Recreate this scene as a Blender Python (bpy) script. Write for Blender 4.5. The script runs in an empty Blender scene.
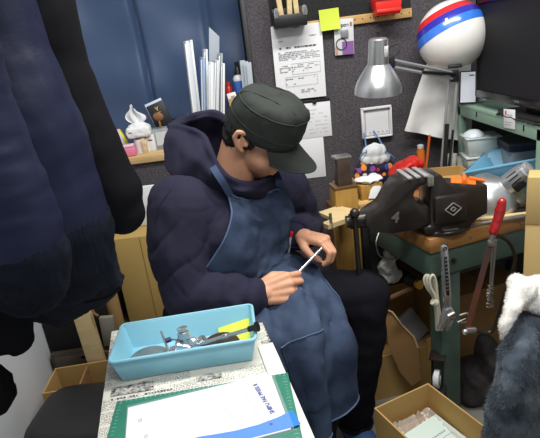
import bpy, bmesh, math, random
from mathutils import Vector, Matrix, Euler, noise
from mathutils.bvhtree import BVHTree
random.seed(7)
SC = bpy.context.scene
COL = SC.collection
R = math.radians
V = Vector

# ---------------------------------------------------------------- camera
FPX, PITCH, ROLL, EYE = 510.0, R(18.9), R(7.5), 1.38
_f = V((0, math.cos(PITCH), -math.sin(PITCH)))
_u0 = V((0, math.sin(PITCH), math.cos(PITCH)))
_r = math.cos(ROLL) * V((1, 0, 0)) - math.sin(ROLL) * _u0
_u = math.sin(ROLL) * V((1, 0, 0)) + math.cos(ROLL) * _u0
CAMP = V((0, 0, EYE))
cd = bpy.data.cameras.new('camera')
cam = bpy.data.objects.new('camera', cd)
COL.objects.link(cam)
cd.sensor_fit = 'HORIZONTAL'; cd.sensor_width = 36.0
cd.lens = 36.0 * FPX / 540.0
cd.clip_start = 0.02
cam.matrix_world = Matrix(((_r.x, _u.x, -_f.x, 0), (_r.y, _u.y, -_f.y, 0), (_r.z, _u.z, -_f.z, EYE), (0, 0, 0, 1)))
SC.camera = cam

def _ray(x, y):
    return _f * FPX + _r * (x - 270) + _u * (219 - y)
def W(x, y, Y):            # point seen at a pixel, at distance Y into the room
    d = _ray(x, y); return CAMP + d * (Y / d.y)
def Z(x, y, z):            # ... at height z
    d = _ray(x, y); return CAMP + d * ((z - EYE) / d.z)
def X(x, y, X_):           # ... at side distance X_
    d = _ray(x, y); return CAMP + d * (X_ / d.x)

# ---------------------------------------------------------------- materials
def lin(c):
    out = []
    for v in c[:3]:
        v /= 255.0
        out.append(v / 12.92 if v <= 0.04045 else ((v + 0.055) / 1.055) ** 2.4)
    return (*out, 1.0)

def mat(name, c, rough=0.6, metal=0.0, var=0.0, vscale=8.0, bump=0.0, bscale=60.0, c2=None, spec=0.5, sheen=0.0, trans=0.0, alpha=1.0, coat=0.0, stretch=None, emit=0.0):
    m = bpy.data.materials.new(name); m.use_nodes = True
    nt = m.node_tree; b = nt.nodes['Principled BSDF']
    b.inputs['Base Color'].default_value = lin(c)
    b.inputs['Roughness'].default_value = rough
    b.inputs['Metallic'].default_value = metal
    b.inputs['Specular IOR Level'].default_value = spec
    b.inputs['Sheen Weight'].default_value = sheen
    b.inputs['Transmission Weight'].default_value = trans
    b.inputs['Alpha'].default_value = alpha
    b.inputs['Coat Weight'].default_value = coat
    if emit:
        b.inputs['Emission Color'].default_value = lin(c); b.inputs['Emission Strength'].default_value = emit
    src = None
    if var or c2 or bump:
        tc = nt.nodes.new('ShaderNodeTexCoord'); mp = nt.nodes.new('ShaderNodeMapping')
        nt.links.new(tc.outputs['Object'], mp.inputs['Vector'])
        if stretch: mp.inputs['Scale'].default_value = stretch
        src = mp.outputs['Vector']
    if var or c2:
        n = nt.nodes.new('ShaderNodeTexNoise'); n.inputs['Scale'].default_value = vscale; n.inputs['Detail'].default_value = 5
        nt.links.new(src, n.inputs['Vector'])
        cr = nt.nodes.new('ShaderNodeValToRGB')
        a = lin(c)
        if c2: bcol = lin(c2)
        else: bcol = tuple(min(1, v * (1 + var)) for v in a[:3]) + (1,); a = tuple(v * (1 - var) for v in a[:3]) + (1,)
        cr.color_ramp.elements[0].color = a; cr.color_ramp.elements[1].color = bcol
        cr.color_ramp.elements[0].position = 0.32; cr.color_ramp.elements[1].position = 0.68
        nt.links.new(n.outputs['Fac'], cr.inputs['Fac']); nt.links.new(cr.outputs['Color'], b.inputs['Base Color'])
    if bump:
        n2 = nt.nodes.new('ShaderNodeTexNoise'); n2.inputs['Scale'].default_value = bscale; n2.inputs['Detail'].default_value = 4
        nt.links.new(src, n2.inputs['Vector'])
        bp = nt.nodes.new('ShaderNodeBump'); bp.inputs['Strength'].default_value = bump; bp.inputs['Distance'].default_value = 0.01
        nt.links.new(n2.outputs['Fac'], bp.inputs['Height']); nt.links.new(bp.outputs['Normal'], b.inputs['Normal'])
    return m

def mat_wood(name, c, c2, scale=6.0, axis=(1, 8, 8), rough=0.55):
    return mat(name, c, rough, c2=c2, vscale=scale, stretch=axis, bump=0.08, bscale=40)

def mat_felt():
    m = mat('grey_felt', (78, 75, 79), 0.95, spec=0.1, bump=0.15, bscale=260)
    nt = m.node_tree; b = nt.nodes['Principled BSDF']
    tc = nt.nodes.new('ShaderNodeTexCoord')
    n = nt.nodes.new('ShaderNodeTexNoise'); n.inputs['Scale'].default_value = 170; n.inputs['Detail'].default_value = 3
    nt.links.new(tc.outputs['Object'], n.inputs['Vector'])
    cr = nt.nodes.new('ShaderNodeValToRGB')
    cr.color_ramp.elements[0].position = 0.35; cr.color_ramp.elements[1].position = 0.7
    cr.color_ramp.elements[0].color = lin((66, 63, 68)); cr.color_ramp.elements[1].color = lin((96, 92, 95))
    nt.links.new(n.outputs['Fac'], cr.inputs['Fac']); nt.links.new(cr.outputs['Color'], b.inputs['Base Color'])
    return m

def mat_newsprint():
    # columns of fine characters, broken into articles with the odd dark picture
    m = mat('newsprint', (222, 220, 210), 0.9, spec=0.1)
    nt = m.node_tree; b = nt.nodes['Principled BSDF']; L = nt.links.new
    tc = nt.nodes.new('ShaderNodeTexCoord')
    br = nt.nodes.new('ShaderNodeTexBrick'); br.offset = 0.37; br.squash = 1.3
    br.inputs['Scale'].default_value = 1.0; br.inputs['Brick Width'].default_value = 0.115; br.inputs['Row Height'].default_value = 0.042
    br.inputs['Mortar Size'].default_value = 0.003; br.inputs['Mortar Smooth'].default_value = 0
    br.inputs['Color1'].default_value = (0, 0, 0, 1); br.inputs['Color2'].default_value = (1, 1, 1, 1); br.inputs['Mortar'].default_value = (0.5, 0.5, 0.5, 1)
    L(tc.outputs['Object'], br.inputs['Vector'])
    mp = nt.nodes.new('ShaderNodeMapping'); mp.inputs['Scale'].default_value = (1.0, 0.55, 1)
    L(tc.outputs['Object'], mp.inputs['Vector'])
    vo = nt.nodes.new('ShaderNodeTexVoronoi'); vo.inputs['Scale'].default_value = 330; vo.inputs['Randomness'].default_value = 0.45
    L(mp.outputs['Vector'], vo.inputs['Vector'])
    gl = nt.nodes.new('ShaderNodeMath'); gl.operation = 'LESS_THAN'; gl.inputs[1].default_value = 0.36
    L(vo.outputs['Distance'], gl.inputs[0])
    big = nt.nodes.new('ShaderNodeTexNoise'); big.inputs['Scale'].default_value = 260; big.inputs['Detail'].default_value = 3
    L(tc.outputs['Object'], big.inputs['Vector'])
    bg = nt.nodes.new('ShaderNodeMath'); bg.operation = 'GREATER_THAN'; bg.inputs[1].default_value = 0.5
    L(big.outputs['Fac'], bg.inputs[0])
    pic = nt.nodes.new('ShaderNodeMath'); pic.operation = 'GREATER_THAN'; pic.inputs[1].default_value = 0.92   # picture article
    L(br.outputs['Color'], pic.inputs[0])
    blank = nt.nodes.new('ShaderNodeMath'); blank.operation = 'GREATER_THAN'; blank.inputs[1].default_value = 0.12
    L(br.outputs['Color'], blank.inputs[0])
    nm = nt.nodes.new('ShaderNodeMath'); nm.operation = 'SUBTRACT'; nm.inputs[0].default_value = 1.0
    L(br.outputs['Fac'], nm.inputs[1])
    a1 = nt.nodes.new('ShaderNodeMath'); a1.operation = 'MULTIPLY'; L(gl.outputs[0], a1.inputs[0]); L(blank.outputs[0], a1.inputs[1])
    a1b = nt.nodes.new('ShaderNodeMath'); a1b.operation = 'MULTIPLY'; L(a1.outputs[0], a1b.inputs[0]); a1b.inputs[1].default_value = 0.8
    a2 = nt.nodes.new('ShaderNodeMath'); a2.operation = 'MULTIPLY'; L(bg.outputs[0], a2.inputs[0]); L(pic.outputs[0], a2.inputs[1])
    mx = nt.nodes.new('ShaderNodeMath'); mx.operation = 'MAXIMUM'; L(a1b.outputs[0], mx.inputs[0]); L(a2.outputs[0], mx.inputs[1])
    ink = nt.nodes.new('ShaderNodeMath'); ink.operation = 'MULTIPLY'; L(mx.outputs[0], ink.inputs[0]); L(nm.outputs[0], ink.inputs[1])
    mix = nt.nodes.new('ShaderNodeMix'); mix.data_type = 'RGBA'
    mix.inputs['A'].default_value = lin((212, 210, 200)); mix.inputs['B'].default_value = lin((84, 84, 84))
    L(ink.outputs[0], mix.inputs['Factor']); L(mix.outputs['Result'], b.inputs['Base Color'])
    return m

def mat_fruit():
    m = mat('fruit_print_cotton', (32, 34, 66), 0.85)
    nt = m.node_tree; b = nt.nodes['Principled BSDF']; L = nt.links.new
    tc = nt.nodes.new('ShaderNodeTexCoord'); mp = nt.nodes.new('ShaderNodeMapping'); mp.inputs['Scale'].default_value = (1, 0.6, 0.8)
    L(tc.outputs['Object'], mp.inputs['Vector'])
    vo = nt.nodes.new('ShaderNodeTexVoronoi'); vo.inputs['Scale'].default_value = 42; vo.inputs['Randomness'].default_value = 0.6
    L(mp.outputs['Vector'], vo.inputs['Vector'])
    lt = nt.nodes.new('ShaderNodeMath'); lt.operation = 'LESS_THAN'; lt.inputs[1].default_value = 0.42
    L(vo.outputs['Distance'], lt.inputs[0])
    sp = nt.nodes.new('ShaderNodeSeparateColor'); L(vo.outputs['Color'], sp.inputs[0])
    cr = nt.nodes.new('ShaderNodeValToRGB'); cr.color_ramp.interpolation = 'CONSTANT'
    cols = [(0.0, (240, 150, 50)), (0.25, (225, 60, 50)), (0.42, (240, 235, 225)), (0.6, (150, 80, 160)), (0.72, (245, 185, 70)), (0.88, (70, 90, 180))]
    e = cr.color_ramp.elements
    e[0].position, e[0].color = 0, lin(cols[0][1]); e[1].position, e[1].color = cols[1][0], lin(cols[1][1])
    for p, c in cols[2:]:
        q = e.new(p); q.color = lin(c)
    L(sp.outputs[0], cr.inputs['Fac'])
    mix = nt.nodes.new('ShaderNodeMix'); mix.data_type = 'RGBA'; mix.inputs['A'].default_value = lin((32, 34, 66))
    L(lt.outputs[0], mix.inputs['Factor']); L(cr.outputs['Color'], mix.inputs['B']); L(mix.outputs['Result'], b.inputs['Base Color'])
    return m

def mat_clear(name, tint=(235, 240, 245), alpha=0.3, rough=0.15):
    return mat(name, tint, rough, alpha=alpha, spec=0.6)

# ---------------------------------------------------------------- mesh builder
def rotm(rot):
    return Euler(rot).to_matrix() if rot is not None else Matrix.Identity(3)

def frame(d, up=V((0, 0, 1))):
    z = V(d).normalized()
    if abs(z.dot(up)) > 0.99: up = V((0, 1, 0))
    x = up.cross(z).normalized(); y = z.cross(x)
    return Matrix((x, y, z)).transposed()

class M:
    def __init__(s): s.bm = bmesh.new()
    def _faces(s, vs, fs):
        bv = [s.bm.verts.new(v) for v in vs]
        for f in fs:
            try: s.bm.faces.new([bv[i] for i in f])
            except ValueError: pass
        return s
    def _merge(s, b2, c, rot):
        me = bpy.data.meshes.new('tmp'); b2.to_mesh(me); b2.free()
        me.transform(Matrix.Translation(V(c)) @ rotm(rot).to_4x4())
        s.bm.from_mesh(me); bpy.data.meshes.remove(me); return s
    def box(s, c, d, bev=0.0, rot=None, seg=2):
        b2 = bmesh.new(); bmesh.ops.create_cube(b2, size=1.0)
        for v in b2.verts: v.co = V((v.co.x * d[0], v.co.y * d[1], v.co.z * d[2]))
        if bev: bmesh.ops.bevel(b2, geom=b2.edges[:], offset=min(bev, 0.45 * min(d)), segments=seg, affect='EDGES', profile=0.5)
        return s._merge(b2, c, rot)
    def prism(s, poly, h0, h1, c=(0, 0, 0), rot=None, bev=0.0):   # polygon in local XZ, extruded along local Y
        b2 = bmesh.new()
        a = [b2.verts.new((x, h0, z)) for x, z in poly]; b = [b2.verts.new((x, h1, z)) for x, z in poly]
        n = len(poly)
        b2.faces.new(a[::-1]); b2.faces.new(b)
        for i in range(n): b2.faces.new((a[i], a[(i + 1) % n], b[(i + 1) % n], b[i]))
        bmesh.ops.recalc_face_normals(b2, faces=b2.faces[:])
        if bev: bmesh.ops.bevel(b2, geom=b2.edges[:], offset=bev, segments=2, affect='EDGES', profile=0.5, clamp_overlap=True)
        return s._merge(b2, c, rot)
    def lathe(s, prof, c=(0, 0, 0), d=(0, 0, 1), n=28, sx=1.0, sy=1.0, mtx=None, close=False):
        F = mtx if mtx is not None else frame(d); c = V(c)
        vs, fs = [], []
        for r, z in prof:
            for k in range(n):
                a = 2 * math.pi * k / n
                vs.append(c + F @ V((r * sx * math.cos(a), r * sy * math.sin(a), z)))
        for i in range(len(prof) - 1):
            for k in range(n):
                k2 = (k + 1) % n
                fs.append((i * n + k, i * n + k2, (i + 1) * n + k2, (i + 1) * n + k))
        if close:
            for k in range(n):
                k2 = (k + 1) % n; i = len(prof) - 1
                fs.append((i * n + k, i * n + k2, k2, k))
        else:
            if prof[0][0] > 1e-6: fs.append(tuple(range(n - 1, -1, -1)))
            if prof[-1][0] > 1e-6: fs.append(tuple((len(prof) - 1) * n + k for k in range(n)))
        return s._faces(vs, fs)
    def cyl(s, p0, p1, r0, r1=None, n=20):
        p0, p1 = V(p0), V(p1); r1 = r0 if r1 is None else r1
        return s.lathe([(r0, 0), (r1, (p1 - p0).length)], p0, p1 - p0, n)
    def cap(s, p0, p1, r0, r1=None, n=18):     # tapered capsule
        p0, p1 = V(p0), V(p1); r1 = r0 if r1 is None else r1
        L = (p1 - p0).length; prof = []
        for k in range(0, 6):
            a = -math.pi / 2 + (math.pi / 2) * k / 5; prof.append((max(r0 * math.cos(a), 1e-7), r0 * math.sin(a)))
        for k in range(0, 6):
            a = (math.pi / 2) * k / 5; prof.append((max(r1 * math.cos(a), 1e-7), L + r1 * math.sin(a)))
        s.lathe(prof, p0, p1 - p0 if L > 1e-6 else (0, 0, 1), n); return s
    def chain(s, pts, rs, n=18):
        for i in range(len(pts) - 1): s.cap(pts[i], pts[i + 1], rs[i], rs[i + 1], n)
        return s
    def ell(s, c, r, rot=None, mtx=None, n=24):
        b2 = bmesh.new(); bmesh.ops.create_uvsphere(b2, u_segments=n, v_segments=n * 2 // 3, radius=1.0)
        A = (mtx if mtx is not None else rotm(rot))
        me = bpy.data.meshes.new('tmp')
        for v in b2.verts: v.co = V(c) + A @ V((v.co.x * r[0], v.co.y * r[1], v.co.z * r[2]))
        b2.to_mesh(me); b2.free(); s.bm.from_mesh(me); bpy.data.meshes.remove(me); return s
    def tube(s, pts, r, n=8, closed=False, sm=0):
        pts = [V(p) for p in pts]
        if sm: pts = spline(pts, sm, closed)
        k = len(pts); vs, fs = [], []
        prev = None
        for i, p in enumerate(pts):
            a = pts[(i - 1) % k] if (closed or i) else p; b = pts[(i + 1) % k] if (closed or i < k - 1) else p
            t = (b - a).normalized() if (b - a).length > 1e-9 else V((0, 0, 1))
            if prev is None: fx = frame(t).col[0].copy()
            else: fx = (prev - t * prev.dot(t)); fx = fx.normalized() if fx.length > 1e-6 else frame(t).col[0].copy()
            prev = fx; fy = t.cross(fx)
            rr = r[i * (len(r) - 1) // max(1, k - 1)] if isinstance(r, (list, tuple)) else r
            for j in range(n):
                q = 2 * math.pi * j / n; vs.append(p + fx * rr * math.cos(q) + fy * rr * math.sin(q))
        for i in range(k if closed else k - 1):
            i2 = (i + 1) % k
            for j in range(n):
                j2 = (j + 1) % n; fs.append((i * n + j, i * n + j2, i2 * n + j2, i2 * n + j))
        if not closed:
            fs.append(tuple(range(n - 1, -1, -1))); fs.append(tuple((k - 1) * n + j for j in range(n)))
        return s._faces(vs, fs)
    def grid(s, rows, th=0.0, nrm=None):        # sheet through rows of points, with thickness
        a, b = len(rows), len(rows[0])
        P = [[V(p) for p in r] for r in rows]
        if not th:
            vs = [p for r in P for p in r]
            return s._faces(vs, [(i * b + j, i * b + j + 1, (i + 1) * b + j + 1, (i + 1) * b + j) for i in range(a - 1) for j in range(b - 1)])
        vs = [p for r in P for p in r]; back = []
        for i in range(a):
            for j in range(b):
                du = P[min(i + 1, a - 1)][j] - P[max(i - 1, 0)][j]; dv = P[i][min(j + 1, b - 1)] - P[i][max(j - 1, 0)]
                n = du.cross(dv); n = n.normalized() if n.length > 1e-12 else V((0, 0, 1))
                back.append(P[i][j] - n * th)
        o = len(vs); vs += back; fs = []
        for i in range(a - 1):
            for j in range(b - 1):
                q = (i * b + j, i * b + j + 1, (i + 1) * b + j + 1, (i + 1) * b + j)
                fs.append(q); fs.append(tuple(o + k for k in q[::-1]))
        for i in range(a - 1):
            for j in (0, b - 1):
                k, k2 = i * b + j, (i + 1) * b + j; fs.append((k, k2, o + k2, o + k))
        for j in range(b - 1):
            for i in (0, a - 1):
                k, k2 = i * b + j, i * b + j + 1; fs.append((k, k2, o + k2, o + k))
        return s._faces(vs, fs)
    def quad(s, a, b, c, d): return s._faces([V(a), V(b), V(c), V(d)], [(0, 1, 2, 3)])
    def mesh(s, name='m', sharp=35):
        bmesh.ops.recalc_face_normals(s.bm, faces=s.bm.faces[:])
        me = bpy.data.meshes.new(name); s.bm.to_mesh(me); s.bm.free()
        for p in me.polygons: p.use_smooth = True
        me.set_sharp_from_angle(angle=R(sharp))
        return me

def spline(pts, n, closed=False):
    P = [V(p) for p in pts]; k = len(P); out = []
    def g(i): return P[i % k] if closed else P[max(0, min(k - 1, i))]
    for i in range(k if closed else k - 1):
        a, b, c, d = g(i - 1), g(i), g(i + 1), g(i + 2)
        for q in range(n):
            t = q / n
            out.append(0.5 * ((2 * b) + (c - a) * t + (2 * a - 5 * b + 4 * c - d) * t * t + (3 * b - a - 3 * c + d) * t ** 3))
    if not closed: out.append(P[-1])
    return out

def surf(rows, n, m):       # smooth grid through rows of control points
    rr = [spline(r, m) for r in rows]
    cols = [spline([r[j] for r in rr], n) for j in range(len(rr[0]))]
    return [[cols[j][i] for j in range(len(cols))] for i in range(len(cols[0]))]

def blob(mb, voxel, smooth=4):      # fuse overlapping closed shapes into one skin
    me = mb.mesh('tmp'); o = bpy.data.objects.new('tmp', me); COL.objects.link(o)
    md = o.modifiers.new('r', 'REMESH'); md.mode = 'VOXEL'; md.voxel_size = voxel; md.use_smooth_shade = True
    if smooth:
        sm = o.modifiers.new('s', 'SMOOTH'); sm.factor = 0.5; sm.iterations = smooth
    dg = bpy.context.evaluated_depsgraph_get(); dg.update()
    out = bpy.data.meshes.new_from_object(o.evaluated_get(dg))
    bpy.data.objects.remove(o); bpy.data.meshes.remove(me)
    for p in out.polygons: p.use_smooth = True
    return out

def displace(me, fn):
    ns = [v.normal.copy() for v in me.vertices]; cs = [v.co.copy() for v in me.vertices]
    for v, n, c in zip(me.vertices, ns, cs):
        d = fn(c, n)
        v.co = c + (n * d if not isinstance(d, Vector) else d)
    me.update(); return me

def fuzz(me, count, length, width, seed=1, droop=0.4):      # tufts of pile standing on a skin
    rnd = random.Random(seed); me.calc_loop_triangles()
    tris = [(t.area, t) for t in me.loop_triangles]; tot = sum(a for a, _ in tris)
    bm = bmesh.new(); bm.from_mesh(me)
    acc = 0.0
    for a, t in tris:
        acc += a / tot * count
        while acc > rnd.random():
            acc -= 1
            p = [me.vertices[i].co for i in t.vertices]; u, v = rnd.random(), rnd.random()
            if u + v > 1: u, v = 1 - u, 1 - v
            c = p[0] + (p[1] - p[0]) * u + (p[2] - p[0]) * v
            n = t.normal; q = noise.noise_vector(c * 14)
            d = (n + q * 0.9 + V((rnd.uniform(-.4, .4), rnd.uniform(-.4, .4), rnd.uniform(-.4, .4) - droop))).normalized()
            s = d.cross(V((rnd.uniform(-1, 1), rnd.uniform(-1, 1), rnd.uniform(-1, 1)))).normalized() * width
            L = length * rnd.uniform(.6, 1.2)
            c0 = c - n * 0.002
            vs = [bm.verts.new(c0 - s), bm.verts.new(c0 + s), bm.verts.new(c0 + d * L)]
            f = bm.faces.new(vs); f.smooth = True
    bm.to_mesh(me); bm.free(); return me

# ---------------------------------------------------------------- scene objects
def props(o, label, cat, group=None, kind=None):
    if label: o['label'] = label
    if cat: o['category'] = cat
    if group: o['group'] = group
    if kind: o['kind'] = kind
    return o

def thing(name, label, cat, loc=(0, 0, 0), rz=0.0, group=None, rot=None):
    o = bpy.data.objects.new(name, None); COL.objects.link(o)
    o.empty_display_size = 0.05
    o.location = V(loc); o.rotation_euler = rot if rot is not None else (0, 0, rz)
    return props(o, label, cat, group)

def obj(name, mb, m, parent=None, world=False, label=None):
    me = mb.mesh(name) if isinstance(mb, M) else mb
    o = bpy.data.objects.new(name, me); COL.objects.link(o)
    me.materials.clear(); me.materials.append(m)
    if parent is not None:
        if world:
            Mx = Matrix.Identity(4); p = parent
            while p is not None:
                Mx = (Matrix.Translation(p.location) @ p.rotation_euler.to_matrix().to_4x4()) @ Mx; p = p.parent
            me.transform(Mx.inverted())
        o.parent = parent
    if label: o['label'] = label
    return o

def solo(name, mb, m, label, cat, loc=(0, 0, 0), rz=0.0, group=None, rot=None, world=False):
    o = obj(name, mb, m)
    o.location = V(loc); o.rotation_euler = rot if rot is not None else (0, 0, rz)
    if world:
        o.data.transform(Matrix.Translation(-V(loc)))
    return props(o, label, cat, group)

def struct(name, mb, m, label=None):
    o = obj(name, mb, m); o['kind'] = 'structure'
    if label: o['label'] = label
    return o

def dup(root, loc=None, rz=None, label=None, rot=None):
    r = root.copy(); COL.objects.link(r)
    if loc is not None: r.location = V(loc)
    if rz is not None: r.rotation_euler = (0, 0, rz)
    if rot is not None: r.rotation_euler = rot
    if label: r['label'] = label
    for ch in [c for c in SC.objects if c.parent == root]:
        c = ch.copy(); COL.objects.link(c); c.parent = r
        for g in [k for k in SC.objects if k.parent == ch]:
            d = g.copy(); COL.objects.link(d); d.parent = c
    return r

def text_mesh(s, size, depth=0.0004, bold=0.0):
    cu = bpy.data.curves.new('t', 'FONT'); cu.body = s; cu.size = size; cu.align_x = 'CENTER'; cu.align_y = 'CENTER'; cu.extrude = depth; cu.offset = bold
    o = bpy.data.objects.new('t', cu); COL.objects.link(o)
    dg = bpy.context.evaluated_depsgraph_get(); dg.update()
    me = bpy.data.meshes.new_from_object(o.evaluated_get(dg))
    bpy.data.objects.remove(o); bpy.data.curves.remove(cu)
    return me

def print_lines(mb, x0, x1, z1, z0, step, h, seed, y=-0.0012, gap=0.25, wlo=0.004, whi=0.016):   # rows of word-like dashes on an upright sheet
    rnd = random.Random(seed); z = z1
    while z > z0:
        x = x0; end = x1 - (rnd.random() * (x1 - x0) * 0.3 if rnd.random() < 0.3 else 0)
        while x < end:
            w = min(rnd.uniform(wlo, whi), end - x)
            if rnd.random() > gap: mb.quad((x, y, z), (x + w, y, z), (x + w, y, z + h), (x, y, z + h))
            x += w + 0.0025
        z -= step
    return mb
def outline(mb, x0, x1, z0, z1, w, y=-0.0012):
    for a, b, c, d in ((x0, x1, z0, z0 + w), (x0, x1, z1 - w, z1), (x0, x0 + w, z0, z1), (x1 - w, x1, z0, z1)):
        mb.quad((a, y, c), (b, y, c), (b, y, d), (a, y, d))
    return mb

def open_box(mb, w, d, h, t=0.004, taper=0.0, bev=0.0):     # open-topped box, base at z = 0
    a = [(-w / 2 + taper, -d / 2 + taper), (w / 2 - taper, -d / 2 + taper), (w / 2 - taper, d / 2 - taper), (-w / 2 + taper, d / 2 - taper)]
    b = [(-w / 2, -d / 2), (w / 2, -d / 2), (w / 2, d / 2), (-w / 2, d / 2)]
    vs = [V((x, y, 0)) for x, y in a] + [V((x, y, h)) for x, y in b]
    ib = [V((x - math.copysign(t, x), y - math.copysign(t, y), h)) for x, y in b]; ia = [V((x - math.copysign(t, x), y - math.copysign(t, y), t)) for x, y in a]
    vs += ib + ia
    fs = [(3, 2, 1, 0)]
    for i in range(4):
        j = (i + 1) % 4
        fs += [(i, j, 4 + j, 4 + i), (4 + i, 4 + j, 8 + j, 8 + i), (8 + i, 8 + j, 12 + j, 12 + i)]
    fs.append((12, 13, 14, 15))
    b2 = M(); b2._faces(vs, fs)
    bmesh.ops.recalc_face_normals(b2.bm, faces=b2.bm.faces[:])
    if bev: bmesh.ops.bevel(b2.bm, geom=b2.bm.edges[:], offset=bev, segments=2, affect='EDGES', profile=0.5, clamp_overlap=True)
    me = bpy.data.meshes.new('tmp'); b2.bm.to_mesh(me); b2.bm.free(); mb.bm.from_mesh(me); bpy.data.meshes.remove(me)
    return mb

# ---------------------------------------------------------------- palette
FELT = mat_felt(); NEWS = mat_newsprint(); FRUIT = mat_fruit()
WHITE = mat('white_paper', (226, 227, 229), 0.8, spec=0.2)
INK = mat('grey_ink', (146, 146, 152), 0.9); INKD = mat('dark_ink', (70, 70, 78), 0.9)
INKBLUE = mat('blue_ink', (40, 60, 140), 0.7)
BLACK = mat('black_plastic', (22, 22, 24), 0.45); BLACKM = mat('black_matte', (20, 20, 22), 0.8)
DARKMETAL = mat('dark_metal', (45, 40, 38), 0.3, 0.3, var=0.2, vscale=30)
CHROME = mat('chrome', (208, 208, 212), 0.2, 0.8); STEEL = mat('steel', (158, 156, 152), 0.35, 0.75, var=0.15, vscale=40)
SILVER = mat('brushed_silver', (196, 198, 200), 0.33, 0.85); ALU = mat('aluminium', (176, 178, 180), 0.35, 0.5)
WOOD = mat_wood('pale_wood', (205, 170, 110), (176, 136, 80)); WOODP = mat_wood('plywood', (216, 196, 150), (192, 166, 116))
WOODY = mat_wood('yellow_wood', (178, 138, 66), (150, 110, 48), axis=(8, 8, 1)); WOODT = mat_wood('bench_wood', (172, 124, 70), (128, 86, 44), axis=(1, 7, 7))
CARD = mat('cardboard', (186, 152, 96), 0.85, var=0.08, vscale=5, spec=0.15); CARDD = mat('brown_cardboard', (150, 116, 76), 0.85, var=0.1, vscale=6, spec=0.15)
GREEN = mat('green_enamel', (72, 92, 84), 0.5, var=0.06, vscale=20); MINT = mat('mint_enamel', (134, 164, 146), 0.5, var=0.04, vscale=15)
TRAYB = mat('blue_tray_plastic', (136, 194, 214), 0.38); TRAYB2 = mat('dusty_blue_plastic', (106, 160, 190), 0.4)
RED = mat('red_plastic', (215, 42, 34), 0.4); REDW = mat('red_varnish', (165, 28, 34), 0.3, coat=0.4)
ORANGE = mat('orange_plastic', (226, 112, 36), 0.4); LIME = mat('lime_paper', (200, 214, 70), 0.8)
GREY = mat('grey_plastic', (140, 142, 146), 0.5); LGREY = mat('light_grey_plastic', (205, 207, 208), 0.5)
CLEAR = mat_clear('clear_plastic'); CLEAR2 = mat_clear('cloudy_plastic', (225, 230, 232), 0.55, 0.3)
# ================================================================ setting
FLOORM = mat('floor_vinyl', (150, 148, 142), 0.5, var=0.06, vscale=6)
WALLW = mat('white_wall_paint', (214, 217, 222), 0.85, var=0.02, vscale=4)
DARKTRIM = mat('dark_trim', (30, 30, 34), 0.5)
struct('floor', M().box((0.2, 1.0, -0.02), (2.9, 3.2, 0.04)), FLOORM)
struct('wall_back', M().box((0.66, 2.185, 0.9), (1.3, 0.05, 1.8)), FELT)
struct('trim_1', M().box((0.003, 2.18, 0.9), (0.02, 0.07, 1.8), 0.003), DARKTRIM)
struct('wall_rear', M().box((-0.55, 2.46, 1.1), (1.4, 0.05, 2.2)), mat('rear_wall_paint', (70, 72, 80), 0.9))
struct('wall_left', M().box((-0.905, 1.0, 1.1), (0.05, 3.2, 2.2)), WALLW)
struct('wall_right', M().box((1.33, 1.0, 1.0), (0.05, 3.2, 2.0)), mat('grey_wall_paint', (170, 172, 174), 0.9))
struct('wall_low', M().box((-0.445, 2.03, 0.5), (0.87, 0.05, 1.0)), FELT)
struct('trim_2', M().box((-0.445, 2.17, 1.01), (0.87, 0.36, 0.026), 0.003), mat_wood('sill_wood', (206, 176, 126), (184, 150, 100)))

# blue curtain hanging behind the low partition
rows = []
for i in range(41):
    z = 2.0 - i / 40 * 0.98
    r = []
    for j in range(121):
        x = -0.86 + j / 120 * 0.845
        s = 0.5 + 0.5 * (i / 40)
        fold = 0.016 * math.sin(x * 17 + 0.7 * math.sin(z * 3)) + 0.012 * noise.noise(V((x * 7, z * 1.6, 3)))
        pl = -0.03 * math.exp(-((x + 0.455 + 0.03 * (z - 1.3)) / 0.014) ** 2) - 0.022 * math.exp(-((x + 0.16) / 0.02) ** 2)
        pull = 0.03 * noise.noise(V((x * 4 + z * 3, z * 5, 9))) * s
        r.append((x, 2.385 + fold + pl * -1 + pull, z))
    rows.append(r)
CURT = mat('blue_satin_curtain', (62, 82, 116), 0.5, spec=0.4, sheen=0.1, bump=0.04, bscale=90, var=0.05, vscale=3)
solo('curtain', M().grid(rows, 0.004), CURT, 'blue satin curtain hanging behind the wooden sill', 'curtain')

# ================================================================ back partition: pegboard and papers
PEG = thing('pegboard', 'black perforated pegboard with a pale wooden batten along its foot', 'pegboard', (0, 2.158, 0))
pl, pr = W(271, 22, 2.15), W(411, 4, 2.15)
a = M().box(((pl.x + pr.x) / 2, 0, 1.62), (pr.x - pl.x, 0.008, 0.36))
obj('board', a, BLACKM, PEG)
h = M()
for i in range(22):
    for k in range(6):
        x = pl.x + 0.015 + i * 0.0255
        if x < pr.x - 0.01: h.cyl((x, -0.0045, 1.455 + k * 0.0255), (x, -0.0052, 1.455 + k * 0.0255), 0.0028, n=8)
obj('perforation', h, mat('hole_black', (6, 6, 7), 0.9), PEG)
a = M().box(((pl.x + pr.x) / 2, -0.004, 1.424), (pr.x - pl.x + 0.004, 0.016, 0.034), 0.002)
bt = obj('batten', a, WOOD, PEG)
h = M()
for i in range(18):
    x = pl.x + 0.02 + i * 0.031
    h.cyl((x, -0.0124, 1.424), (x, -0.0128, 1.424), 0.0028, n=8)
obj('peg_hole', h, mat('hole_brown', (60, 44, 28), 0.9), bt)

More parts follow.
